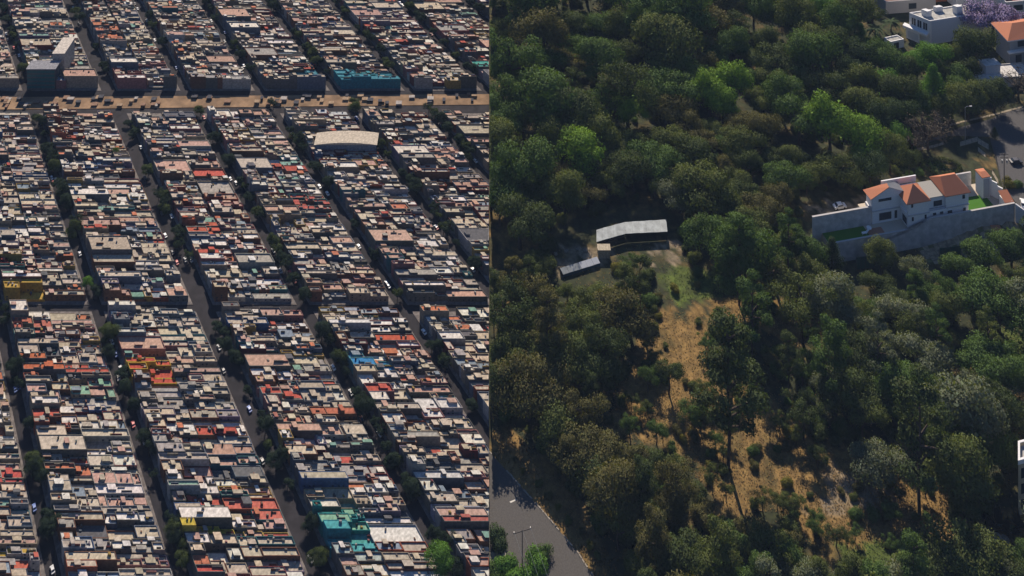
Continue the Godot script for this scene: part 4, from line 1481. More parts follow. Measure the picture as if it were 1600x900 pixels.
	var lo := villa_thing("garden_lodge", "tiny lodge with a sloping terracotta roof at the end of the retaining wall", "lodge")
	var lm := MB.new()
	lbox(lm, 66.4, 69.4, 1.0, 4.0, P, 9.8)
	obj("wall", lm, white, lo)
	var lt := MB.new()
	lt.quad(L(66.0, 0.7, 9.8), L(69.9, 0.7, 9.6), L(69.9, 4.3, 11.2), L(66.0, 4.3, 11.4))
	lt.quad(L(66.0, 0.7, 9.55), L(69.9, 0.7, 9.35), L(69.9, 0.7, 9.6), L(66.0, 0.7, 9.8))
	obj("roof", lt, tile, lo)
	var ew := villa_thing("end_wall", "white wall running from the corner of the long retaining wall to the road", "wall")
	var em := MB.new()
	em.quad(L(69.7, 0.0, 0.0), L(74.5, -4.5, 0.0), L(74.5, -4.5, 7.0), L(69.7, 0.0, 9.4))
	em.quad(L(75.0, -4.2, 0.0), L(70.2, 0.3, 0.0), L(70.2, 0.3, 9.4), L(75.0, -4.2, 7.0))
	em.quad(L(69.7, 0.0, 9.4), L(74.5, -4.5, 7.0), L(75.0, -4.2, 7.0), L(70.2, 0.3, 9.4))
	obj("wall", em, white, ew)
	var rb := villa_thing("rear_wall", "grey wall closing the back of the villa's upper garden", "wall")
	var rm := MB.new()
	lbox(rm, 52.0, 62.0, 13.4, 13.9, P, 11.6)
	obj("wall", rm, grey, rb)
	# garden furniture
	var tb := villa_thing("garden_table", "small white table on the terracotta patio", "table")
	var tm := MB.new()
	tm.cyl(L(13.0, 3.0, P + 1.0), 0.9, 0.08, 12)
	obj("top", tm, white, tb)
	var tl := MB.new()
	tl.cyl(L(13.0, 3.0, P + 0.06), 0.1, 0.95, 8)
	obj("leg", tl, white, tb)
	var us := villa_thing("garden_lounger", "white lounger standing on the small lawn", "lounger")
	var um := MB.new()
	lbox(um, 9.6, 11.4, 1.6, 2.4, P + 0.45, P + 0.6)
	um.quad(L(11.4, 1.6, P + 0.6), L(12.2, 1.6, P + 1.5), L(12.2, 2.4, P + 1.5), L(11.4, 2.4, P + 0.6))
	obj("seat", um, white, us)
	for c in [[9.7, 1.7], [9.7, 2.3], [11.2, 1.7], [11.2, 2.3]]:
		var q := MB.new()
		lbox(q, c[0] - 0.05, c[0] + 0.05, c[1] - 0.05, c[1] + 0.05, P + 0.05, P + 0.45)
		obj("leg", q, white, us)
	# spoil bank and green mesh fences below the wall
	var bank := MB.new()
	bank.col = Color(0.36, 0.29, 0.19)
	var rr := RandomNumberGenerator.new()
	rr.seed = 5
	var rows := []
	for i in 22:
		var u := lerpf(30.0, 72.0, i / 21.0)
		var hh := 3.3 * smoothstep(30.0, 60.0, u)
		var row := []
		for j in 7:
			var f := j / 6.0
			row.append(L(u, -7.0 * f, hh * (1.0 - f) * rr.randf_range(0.75, 1.15) + 0.02))
		rows.append(row)
	for i in 21:
		for j in 6:
			var k := rr.randf_range(0.75, 1.2)
			bank.col = Color(0.40, 0.32, 0.21) * k if rr.randf() < 0.7 else Color(0.17, 0.17, 0.07) * k
			bank.quad(rows[i][j + 1], rows[i + 1][j + 1], rows[i + 1][j], rows[i][j])
	var bo := obj("earth_bank", bank, mat("bank_earth", Color.WHITE, 0.95, tex_patch, 0.2, 0.0, true))
	bo.position = VO
	bo.rotation.y = VB
	bo.set_meta("kind", "structure")
	for f in [[1468, 1502, 407, "green mesh fence on the bank below the villa's high wall"], [1338, 1366, 422, "green mesh fence at the foot of the villa's low wall"]]:
		var p0 := ground(f[0], f[2])
		var p1 := ground(f[1], f[2] - 4)
		var fe := base("mesh_fence", p0, atan2(-(p1.z - p0.z), p1.x - p0.x))
		tag(fe, f[3], "fence")
		var ln := p0.distance_to(p1)
		var pm := MB.new()
		pm.box(Vector3(0, 0.2, -0.03), Vector3(ln, 4.3, 0.03))
		obj("panel", pm, mat("mesh_green", lin(0.03, 0.11, 0.09), 0.8, tex_fine, 0.6), fe)
		for k in 5:
			var po := MB.new()
			po.cyl(Vector3(ln * k / 4.0, 0, 0.08), 0.06, 4.5, 6)
			obj("post", po, mats["dark_iron"], fe)
	var pil := base("gate_pillar", ground(1557, 372))
	tag(pil, "white pillar with a tiny terracotta roof on the sandy bank", "pillar")
	var pm2 := MB.new()
	pm2.box(Vector3(-1.1, 0, -0.8), Vector3(1.1, 3.6, 0.8))
	obj("shaft", pm2, white, pil)
	var pc := MB.new()
	pc.tri(Vector3(-1.8, 3.6, 1.3), Vector3(1.8, 3.6, 1.3), Vector3(0, 4.7, 0)); pc.tri(Vector3(1.8, 3.6, 1.3), Vector3(1.8, 3.6, -1.3), Vector3(0, 4.7, 0))
	pc.tri(Vector3(1.8, 3.6, -1.3), Vector3(-1.8, 3.6, -1.3), Vector3(0, 4.7, 0)); pc.tri(Vector3(-1.8, 3.6, -1.3), Vector3(-1.8, 3.6, 1.3), Vector3(0, 4.7, 0))
	obj("cap", pc, tile, pil)

# ------------------------------------------------------------------ houses at the top of the hill, shed, roads
func plan_house(called: String, label: String, corner: Vector3, right: Vector2, back: Vector2, height: float, wall: Material, roof: Material, par := 0.4) -> Node3D:
	# corner: the near left corner on the ground; right, back: plan vectors (x, z)
	var o := base(called, corner)
	tag(o, label, "house")
	var q := PackedVector2Array([Vector2.ZERO, right, right + back, back])
	var m := MB.new()
	m.ring(q, shrink(q, 0.35), 0.0, height - par, height)
	obj("wall", m, wall, o)
	var r := MB.new()
	r.prism(shrink(q, 0.34), height - par - 0.2, height - par, true, false)
	obj("roof", r, roof, o)
	return o

func face_box(parent: Node, called: String, a: Vector2, dir: Vector2, out: Vector2, s0: float, s1: float, h0: float, h1: float, d0: float, d1: float, m: Material) -> MeshInstance3D:
	# a box on a wall that starts at plan point a and runs along dir; it stands d0..d1 proud along out
	var b := MB.new()
	var p := [a + dir * s0 + out * d0, a + dir * s1 + out * d0, a + dir * s1 + out * d1, a + dir * s0 + out * d1]
	b.prism(PackedVector2Array(p), h0, h1)
	b.quad(Vector3(p[0].x, h0, p[0].y), Vector3(p[3].x, h0, p[3].y), Vector3(p[2].x, h0, p[2].y), Vector3(p[1].x, h0, p[1].y))
	return obj(called, b, m, parent)

func build_upper_houses() -> void:
	var white: Material = mats["villa_white"]
	var tile: Material = mats["terracotta_tile"]
	var slate := mat("blue_grey_render", lin(0.62, 0.66, 0.71), 0.85, tex_fine, 0.2)
	var deck := mat("roof_deck", lin(0.46, 0.45, 0.41), 0.9, tex_stain, 0.1)
	# white box house
	var c := ground(1453, 70)
	var right := Vector2(28.0, -6.2)
	var back := Vector2(-7.0, -6.2)
	var h := plan_house("white_box_house", "white flat roofed box house with a blank blue grey side wall", c, right, back, 11.2, white, deck)
	var rd := right.normalized()
	var ro := Vector2(-rd.y, rd.x)
	if ro.y < 0: ro = -ro
	face_box(h, "side_panel", Vector2.ZERO, rd, ro, 0.9, right.length(), 0.2, 10.6, 0.0, 0.06, slate)
	face_box(h, "slit_window", Vector2.ZERO, rd, ro, 13.0, 17.0, 3.0, 4.6, 0.06, 0.1, glass())
	var bd := back.normalized()
	var lo := Vector2(bd.y, -bd.x)
	if lo.x > 0: lo = -lo
	for k in 3:
		var f := face_box(h, "window", Vector2.ZERO, bd, lo, 1.2 + k * 2.6, 3.0 + k * 2.6, 6.2, 9.4, 0.0, 0.05, glass())
		var g := MB.new()
		obj("mullion", thin(Vector2.ZERO + bd * (2.1 + k * 2.6), lo, 6.2, 9.4), white, f)
	face_box(h, "balcony", Vector2.ZERO, bd, lo, 0.6, 11.5, 4.6, 5.6, 0.0, 2.6, white)
	face_box(h, "lower_wing", Vector2.ZERO, bd, lo, 4.0, 10.0, 0.0, 4.6, 0.0, 2.2, white)
	face_box(h, "lower_window", Vector2.ZERO, bd, lo, 4.6, 9.2, 0.8, 3.8, 2.2, 2.26, mat("pale_blind", lin(0.5, 0.52, 0.52), 0.6))
	for e in [[3.5, 4.2, 2.5, 2.6, 2.6], [17.5, 2.4, 3.0, 2.0, 3.6], [12.0, 7.0, 3.4, 1.6, 2.2]]:
		var q: Vector2 = rd * float(e[0]) + bd * float(e[1])
		var b := MB.new()
		b.prism(PackedVector2Array([q, q + rd * e[2], q + rd * e[2] + bd * e[3], q + bd * e[3]]), 10.8, 10.8 + e[4])
		obj("roof_hut", b, white, h)
	# annex below it
	var an := plan_house("garden_annex", "low white annex with an arched opening beside the white box house", ground(1392, 78), Vector2(7.0, -2.0), Vector2(-2.0, -3.0), 3.8, white, deck)
	face_box(an, "doorway", Vector2.ZERO, Vector2(7.0, -2.0).normalized(), Vector2(0.27, 0.96), 1.6, 4.4, 0.1, 2.8, 0.0, 0.05, glass())
	# terracotta roofed house at the right edge
	var ph := Vector2(26.0, -5.0)
	var k2 := plan_house("tiled_house", "grey two storey house with a terracotta roof above the leafless tree", ground(1578, 104), ph, Vector2(-1.0, -10.0), 12.6, mat("house_grey", lin(0.42, 0.41, 0.40), 0.85, tex_fine, 0.2), deck)
	var rf := MB.new()
	var e0 := Vector3(-2.0, 12.7, 1.8)
	var e1 := Vector3(28.0, 12.7, -3.6)
	var e2 := Vector3(27.0, 12.7, -16.0)
	var e3 := Vector3(-3.0, 12.7, -11.5)
	var rg0 := Vector3(4.0, 16.2, -5.5)
	var rg1 := Vector3(22.0, 16.2, -9.0)
	rf.quad(e0, e1, rg1, rg0); rf.tri(e1, e2, rg1); rf.quad(e2, e3, rg0, rg1); rf.tri(e3, e0, rg0)
	obj("tiled_roof", rf, tile, k2)
	var ev := MB.new()
	ev.prism(PackedVector2Array([Vector2(-2.0, 1.8), Vector2(28, -3.6), Vector2(27, -16), Vector2(-3, -11.5)]), 12.3, 12.69)
	obj("eaves", ev, white, k2)
	var pd := ph.normalized()
	var po := Vector2(-pd.y, pd.x)
	face_box(k2, "ledge", Vector2.ZERO, pd, po, -1.5, 26.0, 6.6, 7.3, 0.0, 1.4, white)
	face_box(k2, "window", Vector2.ZERO, pd, po, 4.0, 7.5, 8.4, 11.0, 0.0, 0.06, glass())
	face_box(k2, "window", Vector2.ZERO, pd, po, 3.0, 6.0, 1.4, 4.8, 0.0, 0.06, glass())
	# low flat roofed house by the road
	var fl := plan_house("low_house", "low white flat roofed house with a white roof room by the road bend", ground(1478, 143), Vector2(44.0, -4.5), Vector2(-4.0, -8.0), 4.2, mats["house_grey"], mat("white_roof", lin(0.66, 0.64, 0.60), 0.85, tex_stain, 0.15))
	var rr := MB.new()
	rr.prism(PackedVector2Array([Vector2(20, -5.0), Vector2(27, -6.0), Vector2(26, -9.6), Vector2(19, -8.6)]), 3.8, 7.6)
	obj("roof_room", rr, slate, fl)
	var rt := MB.new()
	rt.prism(PackedVector2Array([Vector2(19.6, -4.6), Vector2(27.4, -5.7), Vector2(26.4, -10.0), Vector2(18.6, -8.9)]), 7.6, 7.9)
	obj("roof_slab", rt, mats["white_roof"], fl)
	var pf := Vector2(44.0, -4.5).normalized()
	face_box(fl, "canopy", Vector2.ZERO, pf, Vector2(-pf.y, pf.x), 14.0, 24.0, 3.0, 3.4, 0.0, 2.6, white)
	face_box(fl, "doorway", Vector2.ZERO, pf, Vector2(-pf.y, pf.x), 16.0, 22.0, 0.1, 2.8, 0.0, 0.06, glass())
	# houses cut by the upper edge of the view
	var r1 := plan_house("red_roofed_house", "house with a red roof behind the dark palm", ground(1384, 22), Vector2(26, -3), Vector2(-2, -9), 6.0, mats["house_grey"], mat("faded_red_roof", lin(0.26, 0.16, 0.13), 0.9, tex_stain, 0.1))
	face_box(r1, "window", Vector2.ZERO, Vector2(26, -3).normalized(), Vector2(0.115, 0.993), 12.0, 16.0, 1.6, 4.4, 0.0, 0.06, glass())
	var r2 := plan_house("orange_house", "orange walled house showing over the white box house roof", ground(1470, 36) + Vector3(4, 0, -16), Vector2(12, -2), Vector2(-1, -6), 14.0, mat("orange_wall", lin(0.45, 0.16, 0.07), 0.85, tex_fine, 0.2), deck)
	face_box(r2, "window", Vector2.ZERO, Vector2(12, -2).normalized(), Vector2(0.164, 0.986), 4.0, 7.0, 10.0, 12.6, 0.0, 0.06, glass())
	var r3 := plan_house("white_terrace_house", "white stepped house behind the violet flowering tree", ground(1500, 30) + Vector3(2, 0, -8), Vector2(26, -3), Vector2(-2, -9), 12.0, white, deck)
	face_box(r3, "window", Vector2.ZERO, Vector2(26, -3).normalized(), Vector2(0.115, 0.993), 4.0, 9.0, 7.0, 10.0, 0.0, 0.06, glass())
	var r4 := plan_house("brown_roofed_house", "house with a brown red roof behind the terracotta roofed house", ground(1572, 24), Vector2(30, -4), Vector2(-2, -11), 6.5, white, mat("brown_red_roof", lin(0.25, 0.09, 0.07), 0.9, tex_stain, 0.1))
	face_box(r4, "window", Vector2.ZERO, Vector2(30, -4).normalized(), Vector2(0.132, 0.991), 4.0, 9.0, 2.0, 4.6, 0.0, 0.06, glass())
	# cream house cut by the right edge, lower down
	var r5 := plan_house("cream_house", "tall cream house with a white parapet at the edge of the grove", ground(1591, 806), Vector2(14, -3.0), Vector2(2.6, -4.5), 15.0, mat("cream_render", lin(0.58, 0.48, 0.32), 0.85, tex_fine, 0.2), deck, 0.8)
	var q5 := PackedVector2Array([Vector2(-0.2, 0.25), Vector2(14, -2.75), Vector2(16.7, -7.6), Vector2(2.5, -4.7)])
	var b5 := MB.new()
	b5.ring(q5, shrink(q5, 0.5), 14.0, 15.05, 15.2)
	obj("parapet", b5, white, r5)
	var d5 := Vector2(14, -3.0).normalized()
	for k in 3:
		face_box(r5, "window", Vector2.ZERO, d5, Vector2(-d5.y, d5.x), 0.9, 3.2, 1.5 + k * 4.2, 4.2 + k * 4.2, 0.0, 0.06, glass())

func thin(p: Vector2, out: Vector2, h0: float, h1: float) -> MB:
	var m := MB.new()
	var d := Vector2(-out.y, out.x) * 0.08
	m.prism(PackedVector2Array([p - d, p + d, p + d + out * 0.1, p - d + out * 0.1]), h0, h1)
	return m

func build_shed_yard() -> void:
	var metal := mat("sheet_metal_roof", lin(0.27, 0.30, 0.31), 0.55, tex_stain, 0.1, 0.3)
	var wood := mat("dark_timber", lin(0.06, 0.045, 0.035), 0.9, tex_fine, 0.5)
	var shed := base("metal_roofed_shed", ground(985, 385))
	tag(shed, "open shed with a bent grey sheet metal roof in the wood", "shed")
	var off := shed.position
	var front := [ground(932, 378, 3.2) - off, ground(978, 365, 3.2) - off, ground(1043, 362, 3.2) - off]
	var rear := [ground(932, 359, 3.9) - off, ground(976, 347, 3.9) - off, ground(1041, 343, 3.9) - off]
	for k in 2:
		# six sheets to each bay, lapped
		var n := 5 + k
		for i in n:
			var m := MB.new()
			var a: Vector3 = front[k].lerp(front[k + 1], i / float(n))
			var b: Vector3 = front[k].lerp(front[k + 1], (i + 0.985) / n)
			var c: Vector3 = rear[k].lerp(rear[k + 1], (i + 0.985) / n)
			var d: Vector3 = rear[k].lerp(rear[k + 1], i / float(n))
			var up := Vector3(0, 0.05 * (i % 2), 0)
			var dn := Vector3(0, -0.12, 0)
			m.quad(a + up, b + up, c + up, d + up)
			m.quad(a + dn, b + dn, b + up, a + up)
			m.quad(d + dn, c + dn, b + dn, a + dn)
			obj("roof_sheet", m, metal, shed)
	for k in 3:
		for s in 2:
			var p: Vector3 = (front[k] if s == 0 else rear[k]) * Vector3(0.97, 1, 1)
			p += Vector3(0.0, 0, -0.4 if s == 0 else 0.5)
			var m := MB.new()
			m.box(Vector3(p.x - 0.12, 0, p.z - 0.12), Vector3(p.x + 0.12, p.y - 0.1, p.z + 0.12))
			obj("post", m, wood, shed)
	var bw := MB.new()
	for k in 2:
		var a: Vector3 = rear[k] + Vector3(0.2, 0, 0.7)
		var b: Vector3 = rear[k + 1] + Vector3(-0.2, 0, 0.7)
		bw.quad(Vector3(a.x, 0, a.z), Vector3(b.x, 0, b.z), Vector3(b.x, 3.0, b.z), Vector3(a.x, 3.0, a.z))
	obj("back_wall", bw, wood, shed)
	var beam := MB.new()
	beam.tube([Vector3(front[0].x, 1.4, front[0].z - 1.0), Vector3(front[1].x, 1.4, front[1].z - 1.0)], [0.12, 0.12], 6)
	obj("rail", beam, wood, shed)
	# concrete block hut in front of it
	var hut := base("block_hut", ground(944, 404))
	tag(hut, "small pale concrete block hut in front of the metal roofed shed", "hut")
	var cm := mat("pale_block", lin(0.46, 0.40, 0.29), 0.9, tex_stain, 0.3)
	var m := MB.new()
	m.box(Vector3(-2.1, 0, -2.2), Vector3(2.1, 2.9, 0))
	obj("wall", m, cm, hut)
	var r := MB.new()
	r.box(Vector3(-2.3, 2.9, -2.4), Vector3(2.3, 3.1, 0.2))
	obj("roof", r, cm, hut)
	# low lean-to with a white sheet roof
	var lt := base("sheet_lean_to", ground(905, 428))
	tag(lt, "long low lean-to with a white sheet roof beside the bare yard", "lean-to")
	var o2 := lt.position
	var f0 := ground(880, 429, 1.2) - o2
	var f1 := ground(938, 411, 1.2) - o2
	var g0 := ground(875, 419, 1.9) - o2
	var g1 := ground(933, 401, 1.9) - o2
	for i in 6:
		var s := MB.new()
		var u := Vector3(0, 0.04 * (i % 2), 0)
		var a: Vector3 = f0.lerp(f1, i / 6.0) + u
		var b: Vector3 = f0.lerp(f1, (i + 0.98) / 6.0) + u
		var c: Vector3 = g0.lerp(g1, (i + 0.98) / 6.0) + u
		var d: Vector3 = g0.lerp(g1, i / 6.0) + u
		s.quad(a, b, c, d)
		s.quad(a - Vector3(0, 0.1, 0), b - Vector3(0, 0.1, 0), b, a)
		obj("roof_sheet", s, mat("white_sheet", lin(0.50, 0.53, 0.56), 0.4, tex_fine, 0.2) if i > 2 else metal, lt)
	var lw := MB.new()
	lw.quad(Vector3(f0.x, 0, f0.z - 0.3), Vector3(f1.x, 0, f1.z - 0.3), Vector3(f1.x, 1.1, f1.z - 0.3), Vector3(f0.x, 1.1, f0.z - 0.3))
	lw.quad(Vector3(g1.x, 0, g1.z + 0.3), Vector3(g0.x, 0, g0.z + 0.3), Vector3(g0.x, 1.8, g0.z + 0.3), Vector3(g1.x, 1.8, g1.z + 0.3))
	obj("wall", lw, mat("blue_tarp", lin(0.06, 0.12, 0.16), 0.7, tex_fine, 0.3), lt)

var ROAD_LOW := PackedVector2Array([Vector2(764.6, 706), Vector2(800, 745), Vector2(850, 801), Vector2(905, 866), Vector2(945, 930), Vector2(985, 1010), Vector2(764.6, 1010)])

func px_poly(p: PackedVector2Array) -> PackedVector2Array:
	var q := PackedVector2Array()
	for v in p:
		var g := ground(v.x, v.y)
		q.append(Vector2(maxf(g.x, 0.02), g.z))
	return q

func build_lower_road() -> void:
	var asphalt := mat("old_asphalt", lin(0.09, 0.084, 0.077), 0.9, tex_fine, 0.12)
	var r := MB.new()
	r.prism(px_poly(ROAD_LOW), 0.0, 0.03, true, false)
	tag(obj("near_road", r, asphalt), "", "", "", "structure")
	# broken kerb stones along its edge
	var kerb := mat("kerb_stone", lin(0.34, 0.30, 0.24), 0.9, tex_stain, 0.4)
	var holder := base("road_kerb", Vector3.ZERO)
	holder.set_meta("kind", "structure")
	var rr := RandomNumberGenerator.new()
	rr.seed = 12
	for i in range(0, 5):
		var a := ground(ROAD_LOW[i].x, ROAD_LOW[i].y)
		var b := ground(ROAD_LOW[i + 1].x, ROAD_LOW[i + 1].y)
		var n := int(a.distance_to(b) / 1.1)
		for k in n:
			if rr.randf() < 0.22: continue
			var p := a.lerp(b, (k + 0.5) / n) + Vector3(rr.randf_range(-0.06, 0.1), 0, rr.randf_range(-0.06, 0.06))
			var m := MB.new()
			m.box(Vector3(-0.5, 0, -0.16), Vector3(0.5, rr.randf_range(0.1, 0.17), 0.16))
			var o := obj("kerb_stone", m, kerb, holder)
			o.position = p
			o.rotation.y = atan2(-(b.z - a.z), b.x - a.x) + rr.randf_range(-0.08, 0.08)
	# patched strip and painted dash
	var dash := MB.new()
	dash.prism(px_poly(PackedVector2Array([Vector2(796, 784), Vector2(806, 780), Vector2(807, 781.5), Vector2(798, 786)])), 0.0, 0.034, true, false)
	tag(obj("road_marking", dash, mat("road_paint", lin(0.5, 0.48, 0.42), 0.8)), "", "", "", "structure")
	var pad := MB.new()
	pad.prism(px_poly(PackedVector2Array([Vector2(765, 864), Vector2(786, 860), Vector2(794, 868), Vector2(765, 880)])), 0.0, 0.16)
	tag(obj("concrete_pad", pad, mat("pad_concrete", lin(0.36, 0.33, 0.26), 0.9, tex_stain, 0.2)), "", "", "", "structure")
	# utility pole with a cross-arm, and its wires
	var pole := base("utility_pole", ground(816, 884))
	tag(pole, "wooden utility pole with a cross-arm and wires beside the near road", "pole")
	var timber := mat("grey_timber", lin(0.10, 0.09, 0.08), 0.9, tex_fine, 0.6)
	var s := MB.new()
	s.tube([Vector3(0, 0, 0), Vector3(0, 9.4, 0)], [0.16, 0.11], 8)
	obj("shaft", s, timber, pole)
	var arm := MB.new()
	arm.box(Vector3(-2.4, 8.9, -0.09), Vector3(2.4, 9.1, 0.09))
	var ao := obj("cross_arm", arm, timber, pole)
	ao.rotation.y = 0.25
	for k in 3:
		var i := MB.new()
		i.cyl(Vector3(-2.2 + k * 2.2, 9.1, 0), 0.1, 0.28, 8)
		var io := obj("insulator", i, mat("insulator_white", lin(0.6, 0.58, 0.55), 0.3), pole)
		io.rotation.y = 0.25
	for k in 3:
		var w := MB.new()
		var p0 := Vector3(-2.2 + k * 2.2, 9.35, 0).rotated(Vector3.UP, 0.25)
		var p1 := p0 + Vector3(10.0, -0.2, 26.0)
		w.tube([p0, p0.lerp(p1, 0.5) - Vector3(0, 0.7, 0), p1], [0.03, 0.03, 0.03], 4)
		obj("wire", w, mat("wire_grey", lin(0.16, 0.17, 0.17), 0.5), pole)
	for t in [[790, 886, 44, "leaf_green"], [835, 880, 52, "leaf_green"], [850, 868, 34, "leaf_mid"], [812, 905, 50, "leaf_green"], [772, 900, 40, "leaf_mid"]]:
		plant(t[0], t[1], t[2], "shrub%d" % rng.randi_range(0, 2), t[3], "bushy fresh green shrub at the foot of the utility pole", "shrubs round the utility pole", "shrub")
	plant(779, 846, 46, "shrub1", "leaf_deep", "dark shrub beside the concrete pad of the near road", "", "shrub")
	for k in 9:
		plant(lerpf(790, 925, k / 8.0) + rng.randf_range(6, 20), lerpf(718, 870, k / 8.0), rng.randf_range(10, 22), "shrub%d" % rng.randi_range(0, 2), ["leaf_brown", "leaf_yellow", "leaf_olive"][k % 3], "low dry shrub on the verge of the near road", "verge shrubs", "shrub")

func build_upper_road() -> void:
	var asphalt := mat("pale_asphalt", lin(0.09, 0.087, 0.087), 0.9, tex_fine, 0.1)
	var road := MB.new()
	road.prism(px_poly(PackedVector2Array([Vector2(1476, 212), Vector2(1500, 199), Vector2(1548, 186), Vector2(1580, 170), Vector2(1690, 150), Vector2(1690, 340), Vector2(1592, 322), Vector2(1566, 290), Vector2(1556, 240), Vector2(1546, 214)])), 0.0, 0.03, true, false)
	tag(obj("hill_road", road, asphalt), "", "", "", "structure")
	var lane := MB.new()
	lane.prism(px_poly(PackedVector2Array([Vector2(1415, 224), Vector2(1476, 206), Vector2(1478, 214), Vector2(1418, 232)])), 0.0, 0.026, true, false)
	tag(obj("side_lane", lane, asphalt), "", "", "", "structure")
	var slab := mat("pavement_slab", lin(0.33, 0.28, 0.2), 0.9, tex_stain, 0.2)
	var walk := base("hill_pavement", Vector3.ZERO)
	walk.set_meta("kind", "structure")
	for seg in [[1424, 232, 1450, 229, 5.0], [1450, 229, 1475, 222, 4.0], [1500, 222, 1528, 214, 7.0], [1528, 216, 1545, 226, 8.0], [1528, 230, 1540, 240, 6.0], [1470, 198, 1500, 190, 3.0], [1500, 190, 1545, 180, 2.5], [1545, 180, 1600, 165, 3.0], [1550, 265, 1560, 282, 6.0]]:
		for k in 3:
			var f0 := k / 3.0
			var f1 := (k + 0.95) / 3.0
			var x0 := lerpf(seg[0], seg[2], f0)
			var x1 := lerpf(seg[0], seg[2], f1)
			var y0 := lerpf(seg[1], seg[3], f0)
			var y1 := lerpf(seg[1], seg[3], f1)
			var m := MB.new()
			m.prism(px_poly(PackedVector2Array([Vector2(x0, y0), Vector2(x1, y1), Vector2(x1, y1 + seg[4]), Vector2(x0, y0 + seg[4])])), 0.0, 0.13)
			obj("paving_slab", m, slab, walk)
	# round bed with a clipped hedge
	var bed := base("round_bed", ground(1471, 262))
	tag(bed, "round garden bed ringed by a low clipped hedge behind the villa", "hedge")
	var hb := MB.new()
	var r := RandomNumberGenerator.new()
	r.seed = 17
	for k in 40:
		var a := TAU * k / 40.0
		lobe(hb, Vector3(cos(a) * 7.0, 0.6, sin(a) * 3.6), Vector3(0.9, 0.65, 0.7), 60, 0.22, r, r.randf_range(0.8, 1.2))
	obj("hedge", hb, mats["leaf_olive"], bed)
	var ib := MB.new()
	for k in 14:
		lobe(ib, Vector3(r.randf_range(-4.0, 4.0), 0.5, r.randf_range(-2.0, 2.0)), Vector3(1.0, 0.7, 0.8), 50, 0.22, r, r.randf_range(0.7, 1.2))
	obj("planting", ib, mats["leaf_mid"], bed)

func build_small_things() -> void:
	var iron: Material = mats["dark_iron"]
	# street lamp and utility pole by the hill road
	var lamp := base("street_lamp", ground(1508, 218))
	tag(lamp, "tall thin street lamp standing at the road bend", "street lamp")
	var s := MB.new()
	s.tube([Vector3(0, 0, 0), Vector3(0, 13.0, 0)], [0.14, 0.08], 7)
	obj("post", s, mat("galvanised", lin(0.30, 0.31, 0.32), 0.5, null, 1.0, 0.5), lamp)
	var a := MB.new()
	a.tube([Vector3(0, 13.0, 0), Vector3(0.6, 13.6, 0.1), Vector3(1.9, 13.8, 0.2)], [0.08, 0.07, 0.06], 6)
	obj("arm", a, mats["galvanised"], lamp)
	var hd := MB.new()
	hd.box(Vector3(1.7, 13.65, 0.0), Vector3(2.7, 13.85, 0.4))
	obj("lamp_head", hd, mats["galvanised"], lamp)
	var up := base("utility_pole", ground(1569, 293))
	tag(up, "utility pole with two cross-arms beside the hill road", "pole")
	var sh := MB.new()
	sh.tube([Vector3(0, 0, 0), Vector3(0, 13.2, 0)], [0.2, 0.13], 8)
	obj("shaft", sh, mats["grey_timber"], up)
	for k in 2:
		var c := MB.new()
		c.box(Vector3(-1.6, 11.4 + k * 1.3, -0.08), Vector3(1.6, 11.6 + k * 1.3, 0.08))
		obj("cross_arm", c, mats["grey_timber"], up)
	for k in 2:
		var t := MB.new()
		t.cyl(Vector3(-0.9 + k * 1.8, 9.6, 0.25), 0.3, 1.2, 8)
		obj("transformer", t, mats["galvanised"], up)
	# cars on this side
	var proto := make_car(paint("white"), 2.05)
	add_car(proto, ground(1587, 255), 0.1, "dark", "black car driving on the hill road", "")
	add_car(proto, ground(1599, 322), 1.2, "white", "white car parked by the villa's garden lodge", "")
	add_car(proto, ground(1312, 325), 0.2, "white", "white car parked on the sandy track behind the garden wall", "")
	proto.free()
	plant(1554, 208, 15, "cone0", "leaf_dark", "small dark clipped tree at the edge of the hill road", "", "conifer_tree")
	plant(1575, 285, 26, "shrub0", "leaf_yellow", "yellowish shrub at the foot of the utility pole by the hill road", "", "shrub")
	plant(1590, 288, 20, "shrub2", "leaf_mid", "mid green shrub at the foot of the utility pole by the hill road", "", "shrub")
	# palms
	for p in [[1368, 44, 5.4, "large dark palm between the red roofed house and the white box house"], [1392, 30, 4.6, "smaller dark palm against the red roofed house wall"]]:
		palm(ground(p[0], p[1] + 20.0), p[2], p[3])
	agaves()
	boulders()

func palm(at: Vector3, size: float, label: String) -> void:
	var o := base("palm_tree", at)
	tag(o, label, "tree", "")
	var t := MB.new()
	t.tube([Vector3.ZERO, Vector3(0.1, size * 0.6, 0), Vector3(0, size * 1.1, 0)], [0.4, 0.32, 0.28], 8)
	obj("trunk", t, mats["bark"], o)
	var r := RandomNumberGenerator.new()
	r.seed = int(size * 100)
	for k in 34:
		var a := r.randf() * TAU
		var up := r.randf_range(-0.3, 1.0)
		var m := MB.new()
		var d := Vector3(cos(a), 0, sin(a) * 0.8)
		var p := Vector3(0, size * 1.1, 0)
		var side := Vector3(-sin(a), 0, cos(a)) * size * 0.11
		var prev := p
		for i in 5:
			var f := (i + 1) / 5.0
			var q := p + d * size * 0.95 * f + Vector3(0, size * (up * 0.6 * f - 0.55 * f * f), 0)
			m.col = Color(1, 1, 1) * r.randf_range(0.8, 1.2)
			var w0 := side * (1.0 - absf(f - 0.5))
			m.leaf(prev - w0, prev + w0, q + w0 * 0.8, q - w0 * 0.8, Vector3(0, 1, 0))
			prev = q
		obj("frond", m, mats["leaf_deep"], o)

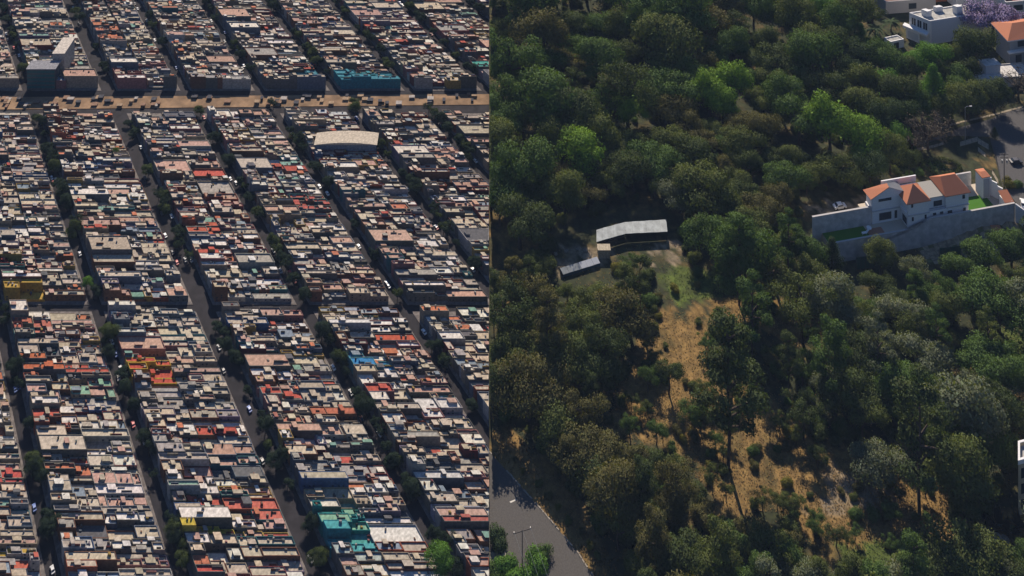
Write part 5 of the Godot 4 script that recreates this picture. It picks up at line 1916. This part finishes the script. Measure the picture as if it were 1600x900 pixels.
func agaves() -> void:
	var mt := leaf_mat("agave_leaf", 0.24, 0.28, 0.25, 0.2)
	var r := RandomNumberGenerator.new()
	r.seed = 44
	for p in [[1560, 815, 4.2], [1578, 826, 3.6], [1545, 822, 3.0], [1592, 815, 3.4]]:
		var o := base("agave_plant", ground(p[0], p[1] + 8))
		tag(o, "large pale grey agave on the rocks near the cream house", "plant", "pale agaves by the cream house")
		for k in 22:
			var a := r.randf() * TAU
			var up := r.randf_range(0.35, 1.3)
			var d := Vector3(cos(a), up, sin(a) * 0.8).normalized()
			var s: Vector3 = Vector3(-sin(a), 0, cos(a)) * 0.11 * float(p[2])
			var tip: Vector3 = d * p[2] * r.randf_range(0.75, 1.05)
			var m := MB.new()
			m.col = Color(1, 1, 1) * r.randf_range(0.8, 1.2)
			var mid := tip * 0.4 + Vector3(0, 0.05, 0)
			m.leaf(Vector3(0, 0, 0) - s * 0.4, mid - s, tip, mid + s, Vector3(d.x * -0.3, 1, d.z * -0.3).normalized())
			obj("leaf", m, mt, o)

func boulders() -> void:
	var stone := mat("boulder_stone", lin(0.30, 0.26, 0.20), 0.95, tex_patch, 0.4)
	var r := RandomNumberGenerator.new()
	r.seed = 71
	for p in [[1535, 838, 2.0], [1548, 842, 1.6], [1557, 846, 1.8], [1570, 848, 1.5], [1527, 842, 1.3], [1105, 655, 1.0], [1125, 660, 0.8], [868, 398, 0.8], [885, 394, 0.9], [902, 391, 0.7], [915, 393, 0.9]]:
		var m := MB.new()
		var rings := []
		for i in 6:
			var f := PI * i / 5.0
			var row := []
			for k in 8:
				var a := TAU * k / 8.0
				var q: float = p[2] * r.randf_range(0.8, 1.1)
				row.append(Vector3(cos(a) * sin(f) * q, cos(f) * q * 0.62 + p[2] * 0.4, sin(a) * sin(f) * q * 0.8))
			rings.append(row)
		for i in 5:
			for k in 8:
				var k2 := (k + 1) % 8
				m.quad(rings[i + 1][k2], rings[i + 1][k], rings[i][k], rings[i][k2])
		var o := obj("boulder", m, stone)
		o.position = ground(p[0], p[1])
		var near_house: bool = p[0] > 1500
		tag(o, "tan boulder in the rock heap before the cream house" if near_house else "tan boulder lying in the dry clearing" if p[0] > 1000 else "tan stone in the heap beside the bare yard", "rock", "rocks before the cream house" if near_house else "rocks in the dry clearing" if p[0] > 1000 else "stones by the bare yard")
